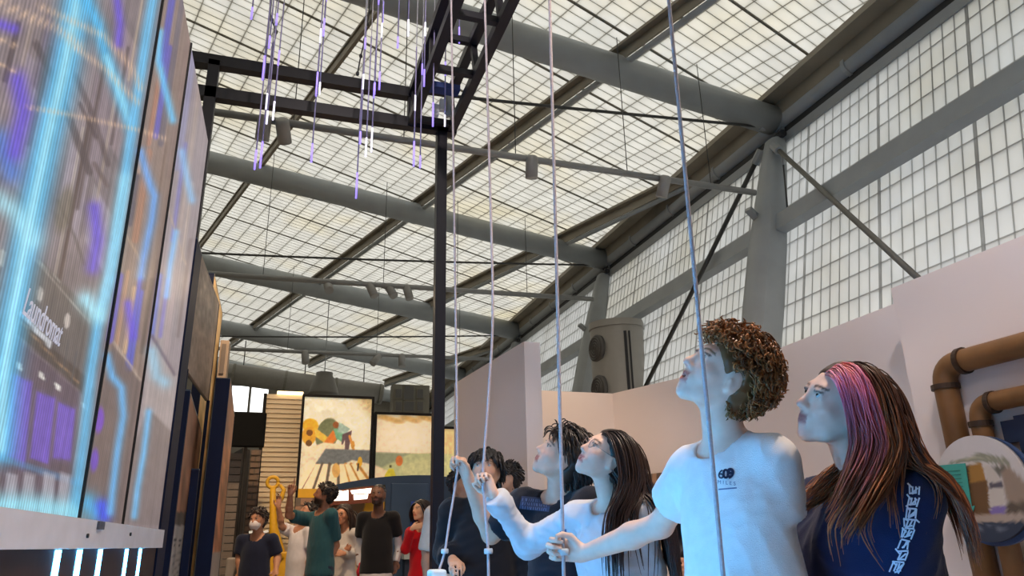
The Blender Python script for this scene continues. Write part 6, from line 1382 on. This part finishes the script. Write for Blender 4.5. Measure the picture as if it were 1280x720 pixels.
person('person in a white t-shirt raising one arm behind the teal shirt', head_up(386, 641, 9.7, 60, 20, skin=(176, 124, 96), s=1.05, fem=0), at(376, 659, 9.7), az(40), bs=1.05, arms=dict(R=dict(sh=at(362, 664, 9.75), el=at(352, 658, 9.6), wr=at(348, 634, 9.55), d=(0, 0, 1), n=TOCAM, side=IMGL, curl=(15, 30, 20))),
    top=dict(col=(214, 206, 208), sleeve=.36, fat=.014, slack=.014, vox=.014, name='t_shirt', hem=-.66), vox=.012, hair=short_hair((50, 36, 30), 200, .05, 5, 3, rad=.009, cap=.016, vox=.010), group=GB, eyes=False)
f, u = imgdir(14, 10)
person('person with a beard in a teal t-shirt pointing upwards', dict(c=at(406, 618, 8.6), fwd=f, up=u, s=1.08, skin=(168, 116, 88), beard=(38, 28, 24, .9), brow=(30, 24, 22)), at(404, 638, 8.62), az(48), bs=1.08, shw=.92, arms=dict(R=dict(sh=at(383, 649, 8.65), el=at(361, 644, 8.45), wr=at(363, 618, 8.40), d=(0, 0, 1), n=(TOCAM-IMGL*.3), side=-IMGL, curl=(70, 95, 60), index=(0, 4, 4)), L=dict(el=at(420, 682, 8.5), wr=at(408, 703, 8.4))),
    top=dict(col=(44, 82, 88), sleeve=.40, fat=.014, slack=.014, vox=.013, name='t_shirt', hem=-.66, fold=.006, foldf=50), vox=.0105, legs=dict(col=(40, 46, 66)), hair=short_hair((44, 32, 28), 260, .04, 5, 7, rad=.008, cap=.012, vox=.009), group=GB)
def dr_bg(p, i, R, P): return np.zeros_like(p)
P = person('person with long dark hair and glasses in a pale grey hoodie', dict(c=at(429, 643, 9.6), fwd=az(20, -4), up=(0, 0, 1), s=1.0, skin=(198, 142, 112), fem=1, brow=(40, 30, 26)), at(432, 662, 9.62), az(40), bs=1.02, fem=1, arms=dict(R=dict(el=at(417, 690, 9.5), wr=at(433, 686, 9.35)), L=dict(el=at(449, 692, 9.5), wr=at(430, 692, 9.3))),
    top=dict(col=(190, 182, 178), sleeve=.97, fat=.014, slack=.014, vox=.014, name='hoodie', hem=-.62), vox=.011, legs=dict(col=(52, 60, 84)), hair=long_hair((50, 34, 28), 170, .42, 4, None, .011, .004, 20, K=16, vox=.009), group=GB)
for sx in (-1, 1): obj('glasses', MB().tube([P['hw'](sx*.031+.022*cos(q), .104, .009+.018*sin(q)) for q in np.linspace(0, 2*pi, 17)], .003, 5, False), M_DARK, P['root'], True)
P = person('person with a shaved head in a black t-shirt over white long sleeves', head_up(473, 619, 9.0, 6, 6, skin=SK_D, s=1.08, beard=(34, 24, 22, .75), brow=(30, 22, 20), lip=(110, 64, 58)), at(473, 641, 9.02), az(4), bs=1.08, arms=dict(R=dict(el=at(449, 686, 9.0), wr=at(450, 708, 8.9)), L=dict(el=at(499, 684, 9.0), wr=at(495, 702, 8.9))),
    shw=.92, top=dict(col=(24, 22, 24), sleeve=.30, under=(214, 204, 198), fat=.014, slack=.014, vox=.013, name='t_shirt', hem=-.64), vox=.010, legs=dict(col=(30, 28, 32)), hair=short_hair((40, 30, 28), 60, .008, 4, 7, rad=.006, cap=.003, vox=.009, grav=0), group=GB)
rc_ = thing('red_pouch', 'red pouch held by the person with white long sleeves', 'pouch', at(450, 716, 8.8)); PS = Sdf(); PS.el(at(450, 715, 8.85), np.eye(3), (.045, .04, .06)); PS.rc(at(450, 709, 8.85), at(450, 705, 8.88), .018); V, F = surf(PS, .008); link('pouch_body', npmesh('pouch_body', V, F, M_CLOTH, True, np.tile(srgb((190, 30, 44)), (len(V), 1))), rc_)
person('person with long dark hair in a red top with one hand on the chest', dict(c=at(526, 638, 9.1), fwd=az(42, 6), up=(0, 0, 1), s=1.02, skin=(222, 168, 132), fem=1, brow=(40, 28, 24)), at(529, 659, 9.12), az(26), bs=1.02, fem=1, bust=.8, arms=dict(R=dict(sh=at(513, 666, 9.12), el=at(507, 686, 8.95), wr=at(515, 660, 8.92), d=(-IMGL+Vector((0, 0, .25))), n=(-TOCAM), side=(0, 0, 1), curl=(10, 15, 10))),
    top=dict(col=(190, 16, 28), sleeve=.96, fat=.014, slack=.014, vox=.013, name='top', hem=-.60), vox=.010, legs=dict(col=(58, 66, 92)), hair=long_hair((40, 26, 24), 200, .36, 5, None, .010, .012, 22, K=16, vox=.009), group=GB)
